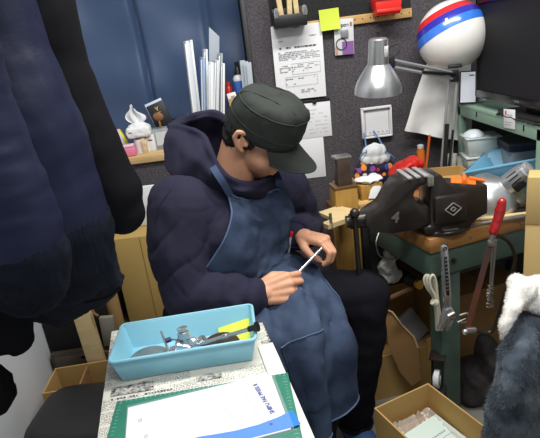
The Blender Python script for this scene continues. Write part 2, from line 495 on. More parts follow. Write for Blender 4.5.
# black rack with wooden hammer handles in it
c = W(289, 14, 2.10)
HT = thing('tool_rack', 'black plastic tool rack on the pegboard above the papers', 'rack', (c.x, 2.10, c.z - 0.03), R(2))
a = M().box((0, 0.0, -0.012), (0.125, 0.07, 0.012), 0.003).box((0, -0.034, 0.008), (0.125, 0.006, 0.04), 0.002).box((-0.06, 0, 0.014), (0.006, 0.07, 0.055), 0.002).box((0.06, 0, 0.014), (0.006, 0.07, 0.055), 0.002).box((0, 0.032, 0.02), (0.125, 0.006, 0.07), 0.002)
obj('body', a, BLACK, HT)
for x in (-0.052, 0.056): obj('clip', M().lathe([(0.002, -.02), (0.009, -.015), (0.011, 0), (0.009, .015), (0.002, .02)], (x, -0.036, 0.035), (0, -0.3, 1), 14), CHROME, HT)
hn = None
for i, dx in enumerate((-0.028, 0.0, 0.03)):
    a = M().box((0, 0, 0.07), (0.02, 0.024, 0.16), 0.004)
    if i == 0: hn = a.mesh('handle')
    o = obj('wooden_stick', hn if i == 0 else bpy.data.objects['wooden_stick'].data, WOODP)
    o.location = (c.x + dx, 2.10 - 0.012 + 0.004 * i, c.z - 0.034); o.rotation_euler = (R(4), R((-5, 3, -2)[i]), 0)
    props(o, ('leftmost of the three pale wooden sticks in the black rack', 'middle of the three pale wooden sticks in the black rack', 'rightmost of the three pale wooden sticks in the black rack')[i], 'stick', 'wooden sticks in the tool rack')

# red parts bin on the pegboard
c = W(387, 5, 2.09)
BN = thing('parts_bin', 'small red plastic parts bin hooked on the pegboard', 'bin', (c.x, 2.105, c.z - 0.035))
a = M(); open_box(a, 0.105, 0.085, 0.062, 0.004, 0.008, 0.0015)
obj('body', a, RED, BN)
obj('lip', M().box((0, -0.044, 0.058), (0.11, 0.008, 0.008), 0.002).box((0, -0.043, 0.015), (0.095, 0.006, 0.012), 0.002), RED, BN)

# lime sticky note
c = W(329.5, 19.5, 2.134)
t = thing('sticky_note', 'lime green sticky note stuck on the wooden batten', 'note', (c.x, 2.134, c.z), rot=(0, R(-1), 0))
rows = [[(-0.039 + 0.078 * j / 8, -0.012 * (i / 8) ** 2 * (0.6 + 0.4 * j / 8), 0.039 - 0.078 * i / 8) for j in range(9)] for i in range(9)]
obj('sheet', M().grid(rows, 0.0008), LIME, t)

# blister pack with a ring
c = W(344, 37, 2.146)
t = thing('blister_pack', 'white and purple hang-tag packet with a ring, right of the lime note', 'packet', (c.x, 2.146, c.z), rot=(0, R(2), 0))
obj('card', M().box((0, 0, 0), (0.078, 0.003, 0.135), 0.001), LGREY, t)
obj('purple_panel', M().box((0.014, -0.0021, -0.042), (0.046, 0.001, 0.05)), mat('purple_print', (130, 84, 150), 0.6), t)
obj('blister', M().box((0.002, -0.006, 0.012), (0.03, 0.012, 0.03), 0.004), mat('grey_blister', (130, 130, 132), 0.3), t)
obj('ring', M().tube([(-0.012 + 0.021 * math.cos(k * math.pi / 10), -0.004, -0.026 + 0.021 * math.sin(k * math.pi / 10)) for k in range(20)], 0.0018, 8, True), BLACK, t)
me = text_mesh('epoe', 0.02, 0.0003, 0.0006); me.transform(Matrix.Translation((0, -0.0022, 0.045)) @ Matrix.Rotation(R(90), 4, 'X'))
obj('lettering', me, INKD, t)
obj('printed_figure', M().box((-0.032, -0.0021, -0.05), (0.01, 0.001, 0.03)), mat('skin_print', (180, 140, 120), 0.6), t)
obj('stamp', M().box((0.029, -0.0021, 0.046), (0.009, 0.001, 0.016)), mat('brown_print', (150, 120, 110), 0.6), t)

# the large document
c = W(299, 62.5, 2.145)
t = thing('document', 'large white printed document pinned below the pegboard', 'paper', (c.x, 2.152, c.z), rot=(0, R(1.2), 0))
rows = [[(-0.101 + 0.202 * j / 8, -0.006 - 0.004 * math.sin(i / 10 * 3.0) - 0.002 * (j / 8), 0.143 - 0.286 * i / 10) for j in range(9)] for i in range(11)]
obj('sheet', M().grid(rows, 0.003), WHITE, t)
a = M(); yy = -0.0125
print_lines(a, -0.075, -0.05, 0.085, 0.084, 0.01, 0.003, 1, yy)
print_lines(a, 0.03, 0.075, 0.098, 0.097, 0.01, 0.003, 2, yy)
print_lines(a, -0.08, 0.085, 0.042, 0.008, 0.0068, 0.0030, 3, yy, 0.1)
print_lines(a, -0.08, 0.08, -0.01, -0.04, 0.0075, 0.0030, 4, yy, 0.4)
print_lines(a, -0.06, 0.06, -0.062, -0.085, 0.02, 0.0030, 5, yy, 0.6)
print_lines(a, 0.0, 0.06, -0.108, -0.122, 0.008, 0.0030, 6, yy, 0.3)
outline(a, -0.03, 0.085, -0.044, -0.002, 0.001, yy); outline(a, -0.06, 0.07, -0.09, -0.052, 0.001, yy)
obj('printed_text', a, INK, t)
obj('heading', print_lines(M(), -0.075, 0.075, 0.058, 0.057, 0.01, 0.0055, 9, yy, 0.05), INKD, t)
c2 = W(296, 26, 2.135)
t = thing('bulldog_clip', 'small brown clip holding the large document to the batten', 'clip', (c2.x, 2.135, c2.z))
obj('jaw', M().prism([(-0.011, -0.006), (0.011, -0.006), (0.007, 0.006), (-0.007, 0.006)], -0.007, 0.006, bev=0.001), mat('brown_clip', (110, 78, 66), 0.5), t)
obj('lever', M().tube([(-0.007, -0.006, 0.004), (-0.005, -0.009, 0.014), (0.005, -0.009, 0.014), (0.007, -0.006, 0.004)], 0.0013), STEEL, t)

# black clip strip and the two lower sheets
pa, pb = W(281, 112, 2.15), W(316, 103.5, 2.15)
c = W(309, 121, 2.14)
t = thing('memo_sheet', 'small white memo sheet hung by a black clip under the large document', 'paper', (c.x, 2.157, c.z), rot=(0, R(1), 0))
obj('sheet', M().box((0, 0, 0), (0.19, 0.003, 0.15), 0.0008), WHITE, t)
a = M(); print_lines(a, -0.0, 0.08, 0.04, -0.06, 0.016, 0.003, 21, -0.0022, 0.45)
obj('printed_text', a, mat('faint_ink', (185, 186, 190), 0.9), t)
ck = obj('clip', M().box((0.03, -0.004, 0.074), (0.016, 0.012, 0.014), 0.002), BLACK, t)
obj('clip_lever', M().tube([(0.026, -0.006, 0.08), (0.03, -0.009, 0.092), (0.034, -0.006, 0.08)], 0.0012), BLACK, ck)
obj('spine', M().box((0.0, -0.001, 0.078), (0.19, 0.006, 0.012), 0.002), BLACK, t)
obj('lime_edge', M().box((-0.04, -0.0022, 0.01), (0.012, 0.001, 0.09)), LIME, t)
c = W(301, 157, 2.15)
t = thing('blank_sheet', 'plain white sheet pinned lowest on the grey partition behind the cap', 'paper', (c.x, 2.1585, c.z), rot=(0, R(0.8), 0))
obj('sheet', M().box((0, 0, 0), (0.205, 0.003, 0.2), 0.0008), WHITE, t)

# white framed panel
c = W(376.5, 122, 2.15)
t = thing('framed_panel', 'square white framed panel on the grey partition under the clamp lamp', 'frame', (c.x, 2.148, c.z), rot=(0, R(0.3), 0))
w2 = 0.064
obj('frame', M().box((0, 0, w2 - 0.004), (2 * w2, 0.02, 0.009), 0.002).box((0, 0, -w2 + 0.003), (2 * w2, 0.02, 0.006), 0.002).box((-w2 + 0.004, 0, 0), (0.009, 0.02, 2 * w2), 0.002).box((w2 - 0.003, 0, 0), (0.006, 0.02, 2 * w2), 0.002), WHITE, t)
obj('panel', M().box((0, 0.004, 0), (2 * w2 - 0.004, 0.006, 2 * w2 - 0.004)), WHITE, t)
obj('inner_border', outline(M(), -0.05, 0.054, -0.056, 0.052, 0.004, -0.0005), mat('border_grey', (176, 176, 172), 0.7), t)
a = M()
for k in range(5): a.cyl((-0.03 + 0.018 * k, 0.001, -0.042), (-0.03 + 0.018 * k, -0.0008, -0.042), 0.0045, n=12)
obj('printed_dot', a, mat('dot_grey', (190, 190, 186), 0.7), t)

# ================================================================ white work coat and helmet
rows = []
for i in range(25):
    t_ = i / 24
    lft = W(432 - 29 * t_ ** 0.8, 52 + 78 * t_, 2.12); rgt = W(470, 58 + 84 * t_, 2.12)
    r = []
    for j in range(31):
        s = j / 30; x = lft.x + (rgt.x - lft.x) * s
        y = 2.11 - 0.010 * math.sin(s * 12 + t_ * 2) * (0.3 + t_) - 0.03 * math.sin(s * 3.1) + 0.009 * noise.noise(V((s * 6, t_ * 4, 1)))
        r.append((x, y, lft.z + (rgt.z - lft.z) * s))
    rows.append(r)
solo('work_coat', M().grid(rows, 0.004), mat('white_cotton', (226, 226, 224), 0.9, spec=0.1, bump=0.1, bscale=60), 'white cotton coat hanging on the partition below the helmet', 'coat')
rows2 = [[(p[0] + 0.03, 2.145 - 0.01 * math.sin(j * 0.5), p[2] - 0.012) for j, p in enumerate(r)] for r in rows]
c = W(452, 36, 1.98)
HM = thing('helmet', 'white motorcycle helmet with red and blue stripes hung on the partition', 'helmet', c, rot=(0, R(0), R(-14)))
hr = 0.126
a = M(); vs = []
def helm(th, ph, rr=hr):   # th from crown, ph around
    sx, sz = 1.0, 1.0
    return V((rr * sx * math.sin(th) * math.cos(ph), rr * math.sin(th) * math.sin(ph), rr * sz * math.cos(th)))
prof = [(hr * math.sin(R(k)) if k else 1e-6, hr * math.cos(R(k))) for k in range(0, 141, 5)]
prof += [(hr * .60, -hr * .80), (hr * .57, -hr * .70)]
tilt = Euler((R(8), R(0), R(0))).to_matrix()
obj('shell', M().lathe(prof, n=72, mtx=tilt), mat('white_gloss', (232, 230, 226), 0.25, coat=0.5), HM)
def band(k0, k1, off=0.0008, a0=0, a1=360):
    mb = M(); rws = []
    T2 = Euler((R(-18), R(-20), 0)).to_matrix()
    for k in range(9):
        q = k0 + (k1 - k0) * k / 8
        rws.append([T2 @ V(((hr + off) * math.sin(R(q)) * math.cos(R(p)), (hr + off) * math.sin(R(q)) * math.sin(R(p)), (hr + off) * math.cos(R(q)))) for p in range(a0, a1 + 1, 4 if a1 - a0 > 20 else 2)])
    return mb.grid(rws)
obj('red_stripe', band(50, 64), mat('red_gloss', (206, 40, 44), 0.25, coat=.5), HM, label='red stripe')
obj('blue_stripe', band(64, 77), mat('blue_gloss', (44, 46, 160), 0.25, coat=.5), HM, label='dark blue stripe')
obj('light_blue_stripe', band(77, 91), mat('light_blue_gloss', (52, 116, 214), 0.25, coat=.5), HM, label='light blue stripe')
obj('white_tick', band(74, 84, 0.002, 264, 268), WHITE, HM)
obj('hook', M().tube([(0, 0.0, hr * 1.0), (0, 0.05, hr * 1.05), (0, 0.165, hr * 0.95)], 0.006), ALU, HM)
obj('chin_vent', M().box((0, -hr * .62, -hr * .82), (0.05, 0.02, 0.012), 0.004), BLACK, HM)
# ================================================================ steel bench
BA = R(16.0)
BO = V((0.457, 1.375, 0.78))
bu, bv_ = V((math.cos(BA), math.sin(BA), 0)), V((-math.sin(BA), math.cos(BA), 0))
def B(u, v, z=0.0): return BO + bu * u + bv_ * v + V((0, 0, z))
BENCH = thing('workbench', 'green steel workbench with a thick wooden top carrying the vise', 'workbench', (BO.x, BO.y, 0), BA)
BL, BD = 0.80, 0.56
obj('top', M().box((BL / 2, BD / 2, 0.757), (BL, BD, 0.046), 0.004), WOODT, BENCH)
obj('apron', M().box((BL / 2, 0.024, 0.69), (BL - 0.02, 0.03, 0.085), 0.003).box((0.02, BD / 2, 0.69), (0.03, BD - 0.02, 0.085), 0.003).box((BL / 2, BD - 0.024, 0.69), (BL - 0.02, 0.03, 0.085), 0.003).box((BL - 0.02, BD / 2, 0.69), (0.03, BD - 0.02, 0.085), 0.003), GREEN, BENCH)
for x, y in ((0.084, 0.05), (0.084, BD - 0.05), (BL - 0.062, 0.05), (BL - 0.062, BD - 0.05)):
    sx = 1 if x < 0.4 else -1; sy = 1 if y < 0.3 else -1
    obj('leg', M().box((x, y - sy * 0.028, 0.325), (0.07, 0.006, 0.65), 0.002).box((x - sx * 0.033, y, 0.325), (0.006, 0.06, 0.65), 0.002).box((x, y, 0.004), (0.09, 0.08, 0.008), 0.002), GREEN, BENCH)
for x in (0.055, 0.14, 0.235, 0.33):
    obj('screw', M().lathe([(0.0001, -0.004), (0.004, -0.003), (0.0055, 0.0)], (x, -0.001, 0.757), (0, 1, 0), 12), STEEL, BENCH)
obj('bolt', M().lathe([(0.007, -0.005), (0.008, 0), (0.008, 0.004)], (0.085, 0.004, 0.69), (0, 1, 0), 6), DARKMETAL, BENCH)

# bench vise
VO = V((0.466, 1.440, 0.78))
VISE = thing('bench_vise', 'big dark cast-iron bench vise bolted on the corner of the bench', 'vise', VO, R(2))
VISE.scale = (0.92, 0.92, 0.92)
fx = [(0.0, 0.205), (0.035, 0.205), (0.05, 0.18), (0.075, 0.163), (0.12, 0.155), (0.185, 0.15), (0.185, 0.055), (0.16, 0.045), (0.135, 0.03), (0.13, 0.012), (-0.02, 0.012), (-0.025, 0.04), (0.0, 0.04)]
obj('fixed_jaw', M().prism(fx, -0.055, 0.06, bev=0.008).box((0.0575, -0.06, 0.094), (0.105, 0.03, 0.09), 0.010), DARKMETAL, VISE)
mv = [(-0.215, 0.07), (-0.205, 0.095), (-0.175, 0.112), (-0.15, 0.125), (-0.125, 0.165), (-0.1, 0.195), (-0.075, 0.205), (-0.004, 0.205), (-0.004, 0.18), (-0.028, 0.176), (-0.05, 0.16), (-0.052, 0.135), (-0.035, 0.115), (-0.004, 0.11), (-0.004, 0.045), (-0.05, 0.03), (-0.13, 0.028), (-0.19, 0.045)]
obj('moving_jaw', M().prism(mv, -0.052, 0.056, bev=0.01).box((-0.012, 0.0, 0.066), (0.05, 0.085, 0.06), 0.006), DARKMETAL, VISE)
a = M()
for k in range(3): a.box((-0.064 + k * 0.026, 0.004, 0.2065), (0.015, 0.118, 0.007), 0.0015)
obj('jaw_ridge', a, mat('pale_steel', (176, 174, 170), 0.4, 0.4), VISE)
obj('jaw_plate', M().box((-0.006, -0.003, 0.19), (0.01, 0.116, 0.032), 0.001).box((0.004, -0.003, 0.19), (0.009, 0.116, 0.032), 0.001), STEEL, VISE)
obj('base', M().lathe([(0.085, 0), (0.09, 0.004), (0.09, 0.014), (0.08, 0.022), (0.06, 0.028), (0.055, 0.05)], (0.06, 0.02, 0), n=36).box((0.06, 0.042, 0.008), (0.05, 0.2, 0.016), 0.006), DARKMETAL, VISE)
obj('worn_edge', M().box((0.06, -0.060, 0.0215), (0.05, 0.012, 0.003), 0.001), STEEL, VISE)
def dia(r, w, y):
    mb = M()
    pts = [(-r, 0), (0, r * .8), (r, 0), (0, -r * .8)]
    for k in range(4):
        (x0, z0), (x1, z1) = pts[k], pts[(k + 1) % 4]
        mb.tube([(x0, y, z0), (x1, y, z1)], w, 6)
    return mb
lg = dia(0.026, 0.0022, 0); dd = dia(0.009, 0.0022, 0)
me = dd.mesh(); lg.bm.from_mesh(me)
me = lg.mesh('emblem'); me.transform(Matrix.Translation((0.062, -0.076, 0.095)))
obj('emblem', me, STEEL, VISE, label='raised diamond emblem')
me = text_mesh('4', 0.05, 0.0016, 0.0008); me.transform(Matrix.Translation((-0.115, -0.0525, 0.085)) @ Matrix.Rotation(R(90), 4, 'X') @ Matrix.Rotation(R(-14), 4, 'Z'))
obj('numeral', me, mat('worn_iron', (120, 116, 112), 0.4, 0.5), VISE)
obj('screw', M().cyl((-0.25, 0, 0.075), (-0.2, 0, 0.075), 0.026).cyl((-0.262, 0, 0.075), (-0.248, 0, 0.075), 0.02), DARKMETAL, VISE)
hd = obj('handle_bar', M().cyl((-0.238, -0.026, -0.13), (-0.238, -0.026, 0.105), 0.0085), DARKMETAL, VISE)
obj('knob', M().ell((-0.238, -0.026, 0.11), (0.016, 0.016, 0.017)), DARKMETAL, hd); obj('knob', M().ell((-0.238, -0.026, -0.135), (0.015, 0.015, 0.013)), STEEL, hd)

# wooden jeweller's bench on the left of the vise
JO = W(343, 186, 1.77)
JB = thing('jewellers_bench', 'yellow wooden post and bench pin standing left of the vise', 'bench', (JO.x, JO.y, 0), R(6))
pz = JO.z
obj('post', M().box((0, 0, pz / 2), (0.082, 0.082, pz), 0.003), WOODY, JB)
obj('cap_plate', M().box((0, 0, pz + 0.004), (0.086, 0.086, 0.008), 0.002), mat('dark_brass', (120, 96, 60), 0.4, 0.6), JB)
obj('cabinet', M().box((0.018, 0.17, 0.365), (0.05, 0.22, 0.73), 0.004), mat_wood('brown_wood', (104, 74, 42), (84, 58, 32), axis=(8, 8, 1)), JB)
obj('board', M().box((0.115, 0.13, 0.79), (0.15, 0.36, 0.02), 0.002), WOOD, JB)
p1, p2, p3, p4 = Z(328, 225, 0.80), Z(376, 208, 0.80), Z(372, 198, 0.80), Z(338, 204, 0.80)
a = M()
q = [p1, p2, p2 + (p3 - p2) * 0.25, p1 + (p4 - p1) * 0.25]
def slab(mb, pts, th):
    top = [V(p) for p in pts]; bot = [p - V((0, 0, th)) for p in top]; n = len(pts)
    return mb._faces(top + bot, [tuple(range(n)), tuple(range(2 * n - 1, n - 1, -1))] + [(i, (i + 1) % n, n + (i + 1) % n, n + i) for i in range(n)])
dirv = (p2 - p1).normalized(); nv = V((-dirv.y, dirv.x, 0))
slab(a, [p1, p2, p2 + nv * 0.035, p1 + nv * 0.035], 0.016)
slab(a, [p1 + dirv * 0.05 + nv * 0.035, p1 + dirv * 0.16 + nv * 0.035, p1 + dirv * 0.15 + nv * 0.13, p1 + dirv * 0.06 + nv * 0.13], 0.012)
pin = obj('bench_pin', a, WOODP, JB, world=True)
obj('peg', M().cyl(p1 + V((0.012, 0.012, -0.02)), p1 + V((0.012, 0.012, 0.035)), 0.005), STEEL, pin, world=True)
obj('support', M().box((0.06, -0.03, 0.62), (0.025, 0.025, 0.32), 0.003), BLACKM, JB)
# stake on the post
ST = thing('steel_stake', 'rusty brown square steel stake standing on the wooden post', 'anvil', (JO.x + 0.002, JO.y, pz + 0.008), R(8))
obj('body', M().prism([(-0.027, 0), (0.027, 0), (0.026, 0.03), (0.0235, 0.07), (0.026, 0.098), (-0.026, 0.098), (-0.0235, 0.07), (-0.026, 0.03)], -0.026, 0.026, bev=0.004), mat('brown_steel', (92, 78, 70), 0.45, 0.5, var=0.2, vscale=30), ST)
obj('face', M().box((0, 0, 0.1005), (0.06, 0.056, 0.009), 0.003), STEEL, ST)

# steel cylinder, wooden box, white scraps
c = Z(352, 201, 0.80)
solo('steel_slug', M().lathe([(0.0001, 0), (0.013, 0.0), (0.014, 0.002), (0.014, 0.03), (0.013, 0.032), (0.0001, 0.032)], d=(1, 0, 0)), STEEL, 'small bright steel cylinder lying in front of the wooden block', 'cylinder', (c.x - 0.01, c.y, 0.8145), R(15))
c = Z(371, 199, 0.80)
t = thing('wooden_block', 'yellow wooden block holding white scraps beside the post', 'block', (c.x, c.y + 0.03, 0.80), R(12))
obj('body', M().box((0, 0, 0.027), (0.085, 0.06, 0.054), 0.002), WOODY, t)
obj('side', M().box((0.055, -0.045, 0.012), (0.012, 0.12, 0.024), 0.002), WOODT, t)
b = M().ell((0, 0, 0.008), (0.05, 0.034, 0.009)).ell((0.026, 0.01, 0.012), (0.026, 0.024, 0.009)).ell((-0.022, 0.01, 0.009), (0.034, 0.024, 0.008))
me = displace(blob(b, 0.004, 2), lambda p, n: 0.007 * noise.noise(p * 60) + 0.003 * noise.noise(p * 150))
solo('crumpled_paper', me, WHITE, 'crumpled white paper heaped on the yellow wooden block', 'paper', (c.x + 0.005, c.y + 0.03, 0.858), R(12))
c = Z(383, 204, 0.80)
solo('white_shard', M().prism([(-0.03, 0), (0.03, 0.0), (0.022, 0.045), (0.0, 0.06), (-0.02, 0.03)], -0.004, 0.004, bev=0.002), LGREY, 'pale grey plastic offcut leaning beside the vise', 'offcut', (c.x - 0.01, c.y + 0.06, 0.803), R(10), rot=(R(-25), R(10), R(10)))
# thin black tool with red tip
c = Z(353, 186, 0.86)
t = thing('awl', 'small black tool with a red grip leaning behind the wooden block', 'tool', (c.x + 0.01, c.y + 0.02, 0.83), rot=(R(-14), R(-10), 0))
obj('shaft', M().tube([(0, 0, 0.03), (-0.004, 0, 0.06), (-0.014, 0, 0.085)], 0.004), BLACK, t)
obj('grip', M().cap((0, 0, 0.004), (0, 0, 0.03), 0.009, 0.007), RED, t)

# drawstring bag hung from the framed panel
c = W(375, 162, 2.06)
BG = thing('drawstring_bag', 'small navy bag with fruit print and white top below the framed panel', 'bag', (c.x, 2.07, c.z - 0.06))
BG.scale = (1.15, 1.1, 1.0)
b = M().ell((0, 0, 0.025), (0.076, 0.035, 0.056)).ell((-0.025, 0, -0.01), (0.055, 0.036, 0.06)).ell((0.025, 0, -0.01), (0.055, 0.036, 0.06)).ell((0, 0, -0.06), (0.07, 0.036, 0.05))
obj('body', displace(blob(b, 0.004, 3), lambda p, n: 0.006 * noise.noise(p * 40)), FRUIT, BG)
b = M().ell((0.002, 0, 0.096), (0.044, 0.03, 0.04)).ell((0.002, 0, 0.072), (0.055, 0.034, 0.03))
obj('white_top', displace(blob(b, 0.003, 3), lambda p, n: 0.006 * noise.noise(V((p.x * 60, p.y * 60, p.z * 22)))), mat('white_nylon', (220, 224, 226), 0.7), BG)
cb = mat('blue_cord', (92, 128, 176), 0.7)
obj('drawstring', M().tube([(-0.03, -0.02, 0.11), (-0.022, 0.03, 0.14), (-0.018, 0.068, 0.175)], 0.0028, sm=4).tube([(0.036, -0.02, 0.10), (0.03, 0.03, 0.14), (0.018, 0.068, 0.175)], 0.0028, sm=4), cb, BG)
obj('cord_end', M().tube([(-0.03, -0.02, 0.11), (-0.05, -0.03, 0.105), (-0.058, -0.03, 0.085)], 0.0028, sm=4), cb, BG)
obj('cord_end', M().tube([(0.036, -0.02, 0.10), (0.055, -0.03, 0.085), (0.066, -0.03, 0.07)], 0.0028, sm=4), cb, BG)

# red plastic bag behind the vise
c = Z(405, 178, 0.90)
b = M().ell((0, 0, 0.02), (0.06, 0.04, 0.022), (0, R(-16), 0)).ell((-0.03, 0, 0.005), (0.045, 0.04, 0.02), (0, R(-25), 0)).ell((0.03, 0.01, 0.015), (0.045, 0.045, 0.03)).ell((0.0, 0.0, -0.05), (0.07, 0.045, 0.06))
me = displace(blob(b, 0.004, 1), lambda p, n: 0.008 * noise.noise(p * 45))
PLY = B(0.10, 0.40)
solo('red_bag', me, RED, 'bright red plastic packet lying behind the vise jaws', 'packet', (W(406, 170, 1.90).x, 1.90, W(406, 170, 1.90).z), R(10))
# orange handled tools standing behind
c = Z(421, 172, 0.80)
sp = W(421, 168, 2.02)
t = thing('orange_bottle', 'short orange translucent bottle with a white cap standing behind the vise', 'bottle', (sp.x, 2.02, 0.785))
zt = W(421, 146, 2.02).z
obj('body', M().lathe([(0.010, 0), (0.0155, 0.003), (0.0155, zt - 0.785 - 0.02), (0.012, zt - 0.785 - 0.008), (0.012, zt - 0.785 - 0.006)]), mat('amber_plastic', (214, 116, 30), 0.3), t)
obj('cap', M().lathe([(0.0125, zt - 0.785 - 0.008), (0.0125, zt - 0.785 + 0.003), (0.009, zt - 0.785 + 0.006)]), LGREY, t)
p0, p1 = W(425, 168, 2.03), W(429, 135, 2.03)
t = thing('orange_stick', 'thin orange stick standing upright beside the amber bottle', 'stick', (p0.x, p0.y, 0.785))
obj('rod', M().tube([V((0, 0, 0)), V(((p1.x - p0.x) * 1.15, 0, p1.z - 0.785))], 0.005), ORANGE, t)

# cardboard tray of tools behind the vise
c = Z(450, 182, 0.86)
t = thing('cardboard_tray', 'shallow open cardboard tray propped up behind the vise', 'tray', (W(450, 184, 1.80).x, 1.80, W(450, 184, 1.80).z), rot=(R(8), R(6), R(12)))
a = M(); open_box(a, 0.17, 0.15, 0.04, 0.004)
obj('body', a, CARD, t)
obj('support', M().box((0, 0.0, -0.032), (0.1, 0.08, 0.06), 0.002), CARDD, t)
for i, (x, y, l, ang, m_) in enumerate(((430, 187, 0.12, -40, STEEL), (437, 191, 0.1, -35, ALU), (443, 185, 0.11, -28, STEEL))):
    c = W(x, y, 1.73)
    tt = thing('needle_file', ('thin steel needle file lying on the cardboard tray behind the vise', 'flat aluminium rule lying on the cardboard tray behind the vise', 'short steel rod lying nearest the orange clip')[i], 'tool', c, rot=(0, R(8), R(ang)))
    obj('blade', M().box((0, 0, 0), (l, 0.006, 0.004), 0.001), m_, tt)
    obj('tang', M().cyl((l / 2, 0, 0), (l / 2 + 0.03, 0, 0), 0.0035, 0.001), m_, tt)
c = Z(433, 180, 0.90)
solo('green_scrap', M().ell((0, 0, 0.012), (0.018, 0.014, 0.012)).box((0.012, 0, 0.006), (0.02, 0.016, 0.01), 0.003), mat('green_plastic', (40, 160, 80), 0.4), 'small green plastic scrap between the vise and the cardboard tray', 'scrap', (c.x, c.y, 0.89))
c = Z(428, 176, 0.93)
# orange clip and blue marker on the vise
c = Z(463, 193, 0.935)
t = thing('orange_clip', 'folded orange plastic clip lying on the vise body', 'clip', (VO + V((0.115, 0.0, 0.142))), rot=(R(8), R(8), R(-20)))
obj('plate', M().prism([(-0.035, 0.0), (0.035, 0.0), (0.035, 0.006), (0.012, 0.008), (0.004, 0.02), (-0.002, 0.02), (-0.006, 0.008), (-0.035, 0.006)], -0.022, 0.022, bev=0.0015), ORANGE, t)
obj('arm', M().box((0.038, 0.012, 0.008), (0.045, 0.012, 0.008), 0.002, rot=(0, R(8), 0)), ORANGE, t)
c = W(466, 184, 1.56)
t = thing('blue_stopper', 'bright blue round stopper beside the lying lamp shade', 'stopper', c)
obj('dome', M().lathe([(0.017, -0.012), (0.0175, 0), (0.013, 0.01), (0.0001, 0.014)], d=(-0.5, -0.6, 0.6)), mat('blue_plastic', (38, 66, 196), 0.35), t)
obj('stub', M().cyl((0, 0, 0), (0.02, 0.03, -0.06), 0.008), mat('blue_plastic2', (38, 66, 196), 0.35), t)

# ================================================================ desk lamps
def lamp_head(root, rim, L, neck, nl):
    # local axis -Z is the way the lamp shines, origin at the rim centre
    pr_ = [(rim, 0), (rim * .985, rim * .22), (rim * .92, rim * .45), (rim * .78, rim * .72), (neck * 1.25, L), (neck * 1.12, L + 0.004)]
    pi = [(r * .965, z - 0.001) for r, z in pr_[::-1]]
    obj('lamp_shade', M().lathe(pr_ + pi, n=48, close=True), SILVER, root)
    nk = obj('lamp_neck', M().lathe([(neck * 1.1, L), (neck * 1.12, L + 0.003), (neck, L + nl * .95), (neck * .85, L + nl), (neck * .3, L + nl)], n=32), SILVER, root)
    return nk
def slots(nk, neck, z0, angs, ln, nl=0, rz=0.0):
    a = M()
    for k in angs:
        a.box((neck * 1.03 * math.cos(R(k)), neck * 1.03 * math.sin(R(k)), z0), (0.004, 0.0045, ln), 0.001, rot=(0, 0, R(k)))
    obj('vent_slot', a, nk['slotmat'] if 'slotmat' in nk else BLACKM, nk)
hp = W(378, 93, 1.76)
LA = thing('clamp_lamp', 'silver dome desk lamp on a spring arm reaching over the partition', 'lamp', (hp.x, hp.y, hp.z), rot=(R(6), R(2), 0))
nk = lamp_head(LA, 0.079, 0.092, 0.031, 0.085)
a = M()
for k in (-62, -48, -34): a.box((0.0315 * math.cos(R(k)), 0.0315 * math.sin(R(k)), 0.136), (0.004, 0.0045, 0.034), 0.001, rot=(0, 0, R(k)))
obj('vent_slot', a, mat('slot_white', (235, 235, 235), 0.5), nk)
obj('switch', M().cyl((0, 0, 0.185), (0, 0, 0.197), 0.006), BLACK, nk)
obj('bulb', M().ell((0, 0, 0.05), (0.03, 0.03, 0.04)), mat('bulb_glass', (240, 240, 235), 0.2), LA)
e0, e1 = W(392, 60, 1.78), W(454, 73, 1.90)
e0b, e1b = W(392, 67, 1.78), W(455, 79, 1.90)
base = W(442, 172, 1.93)
jt = obj('joint', M().box(W(390, 62, 1.775), (0.03, 0.022, 0.04), 0.004).cyl(W(386, 62, 1.77), W(394, 62, 1.79), 0.008), BLACK, LA, world=True)
obj('joint', M().box((e1 + e1b) / 2, (0.028, 0.022, 0.042), 0.004), BLACK, LA, world=True)
ar = obj('upper_arm', M().tube([e0, e1], 0.0055).tube([e0b, e1b], 0.0055), ALU, LA, world=True)
obj('spring', M().tube([e0b + (e1b - e0b) * 0.45 + V((0, -.008, .002)), e1 + (e1b - e1) * .2 + V((0, -.008, 0))], 0.0055), mat('spring_black', (40, 40, 42), 0.4, 0.6), ar, world=True)
dl, dr = W(449, 77, 1.90), W(457, 80, 1.90)
bl_, br_ = W(441, 172, 1.93), W(450, 172, 1.93)
lo = obj('lower_arm', M().tube([dl, bl_], 0.0055).tube([dr, br_], 0.0055), ALU, LA, world=True)
obj('spring', M().tube([W(447, 124, 1.905), W(445, 166, 1.915)], 0.0085).tube([W(453, 130, 1.905), W(449, 166, 1.915)], 0.005), BLACKM, lo, world=True)
bz = 0.782
obj('clamp', M().cyl((base.x + 0.006, base.y, bz), (base.x + 0.006, base.y, bl_.z + 0.01), 0.012).box((base.x + 0.006, base.y, bz + 0.006), (0.06, 0.06, 0.012), 0.003), DARKMETAL, LA, world=True)
cable = M().tube([W(396, 55, 1.78), W(400, 49, 1.79), W(398, 44, 1.80), W(391, 47, 1.79), W(388, 52, 1.77)], 0.0022, sm=5)
obj('cable', cable, BLACK, LA, world=True)

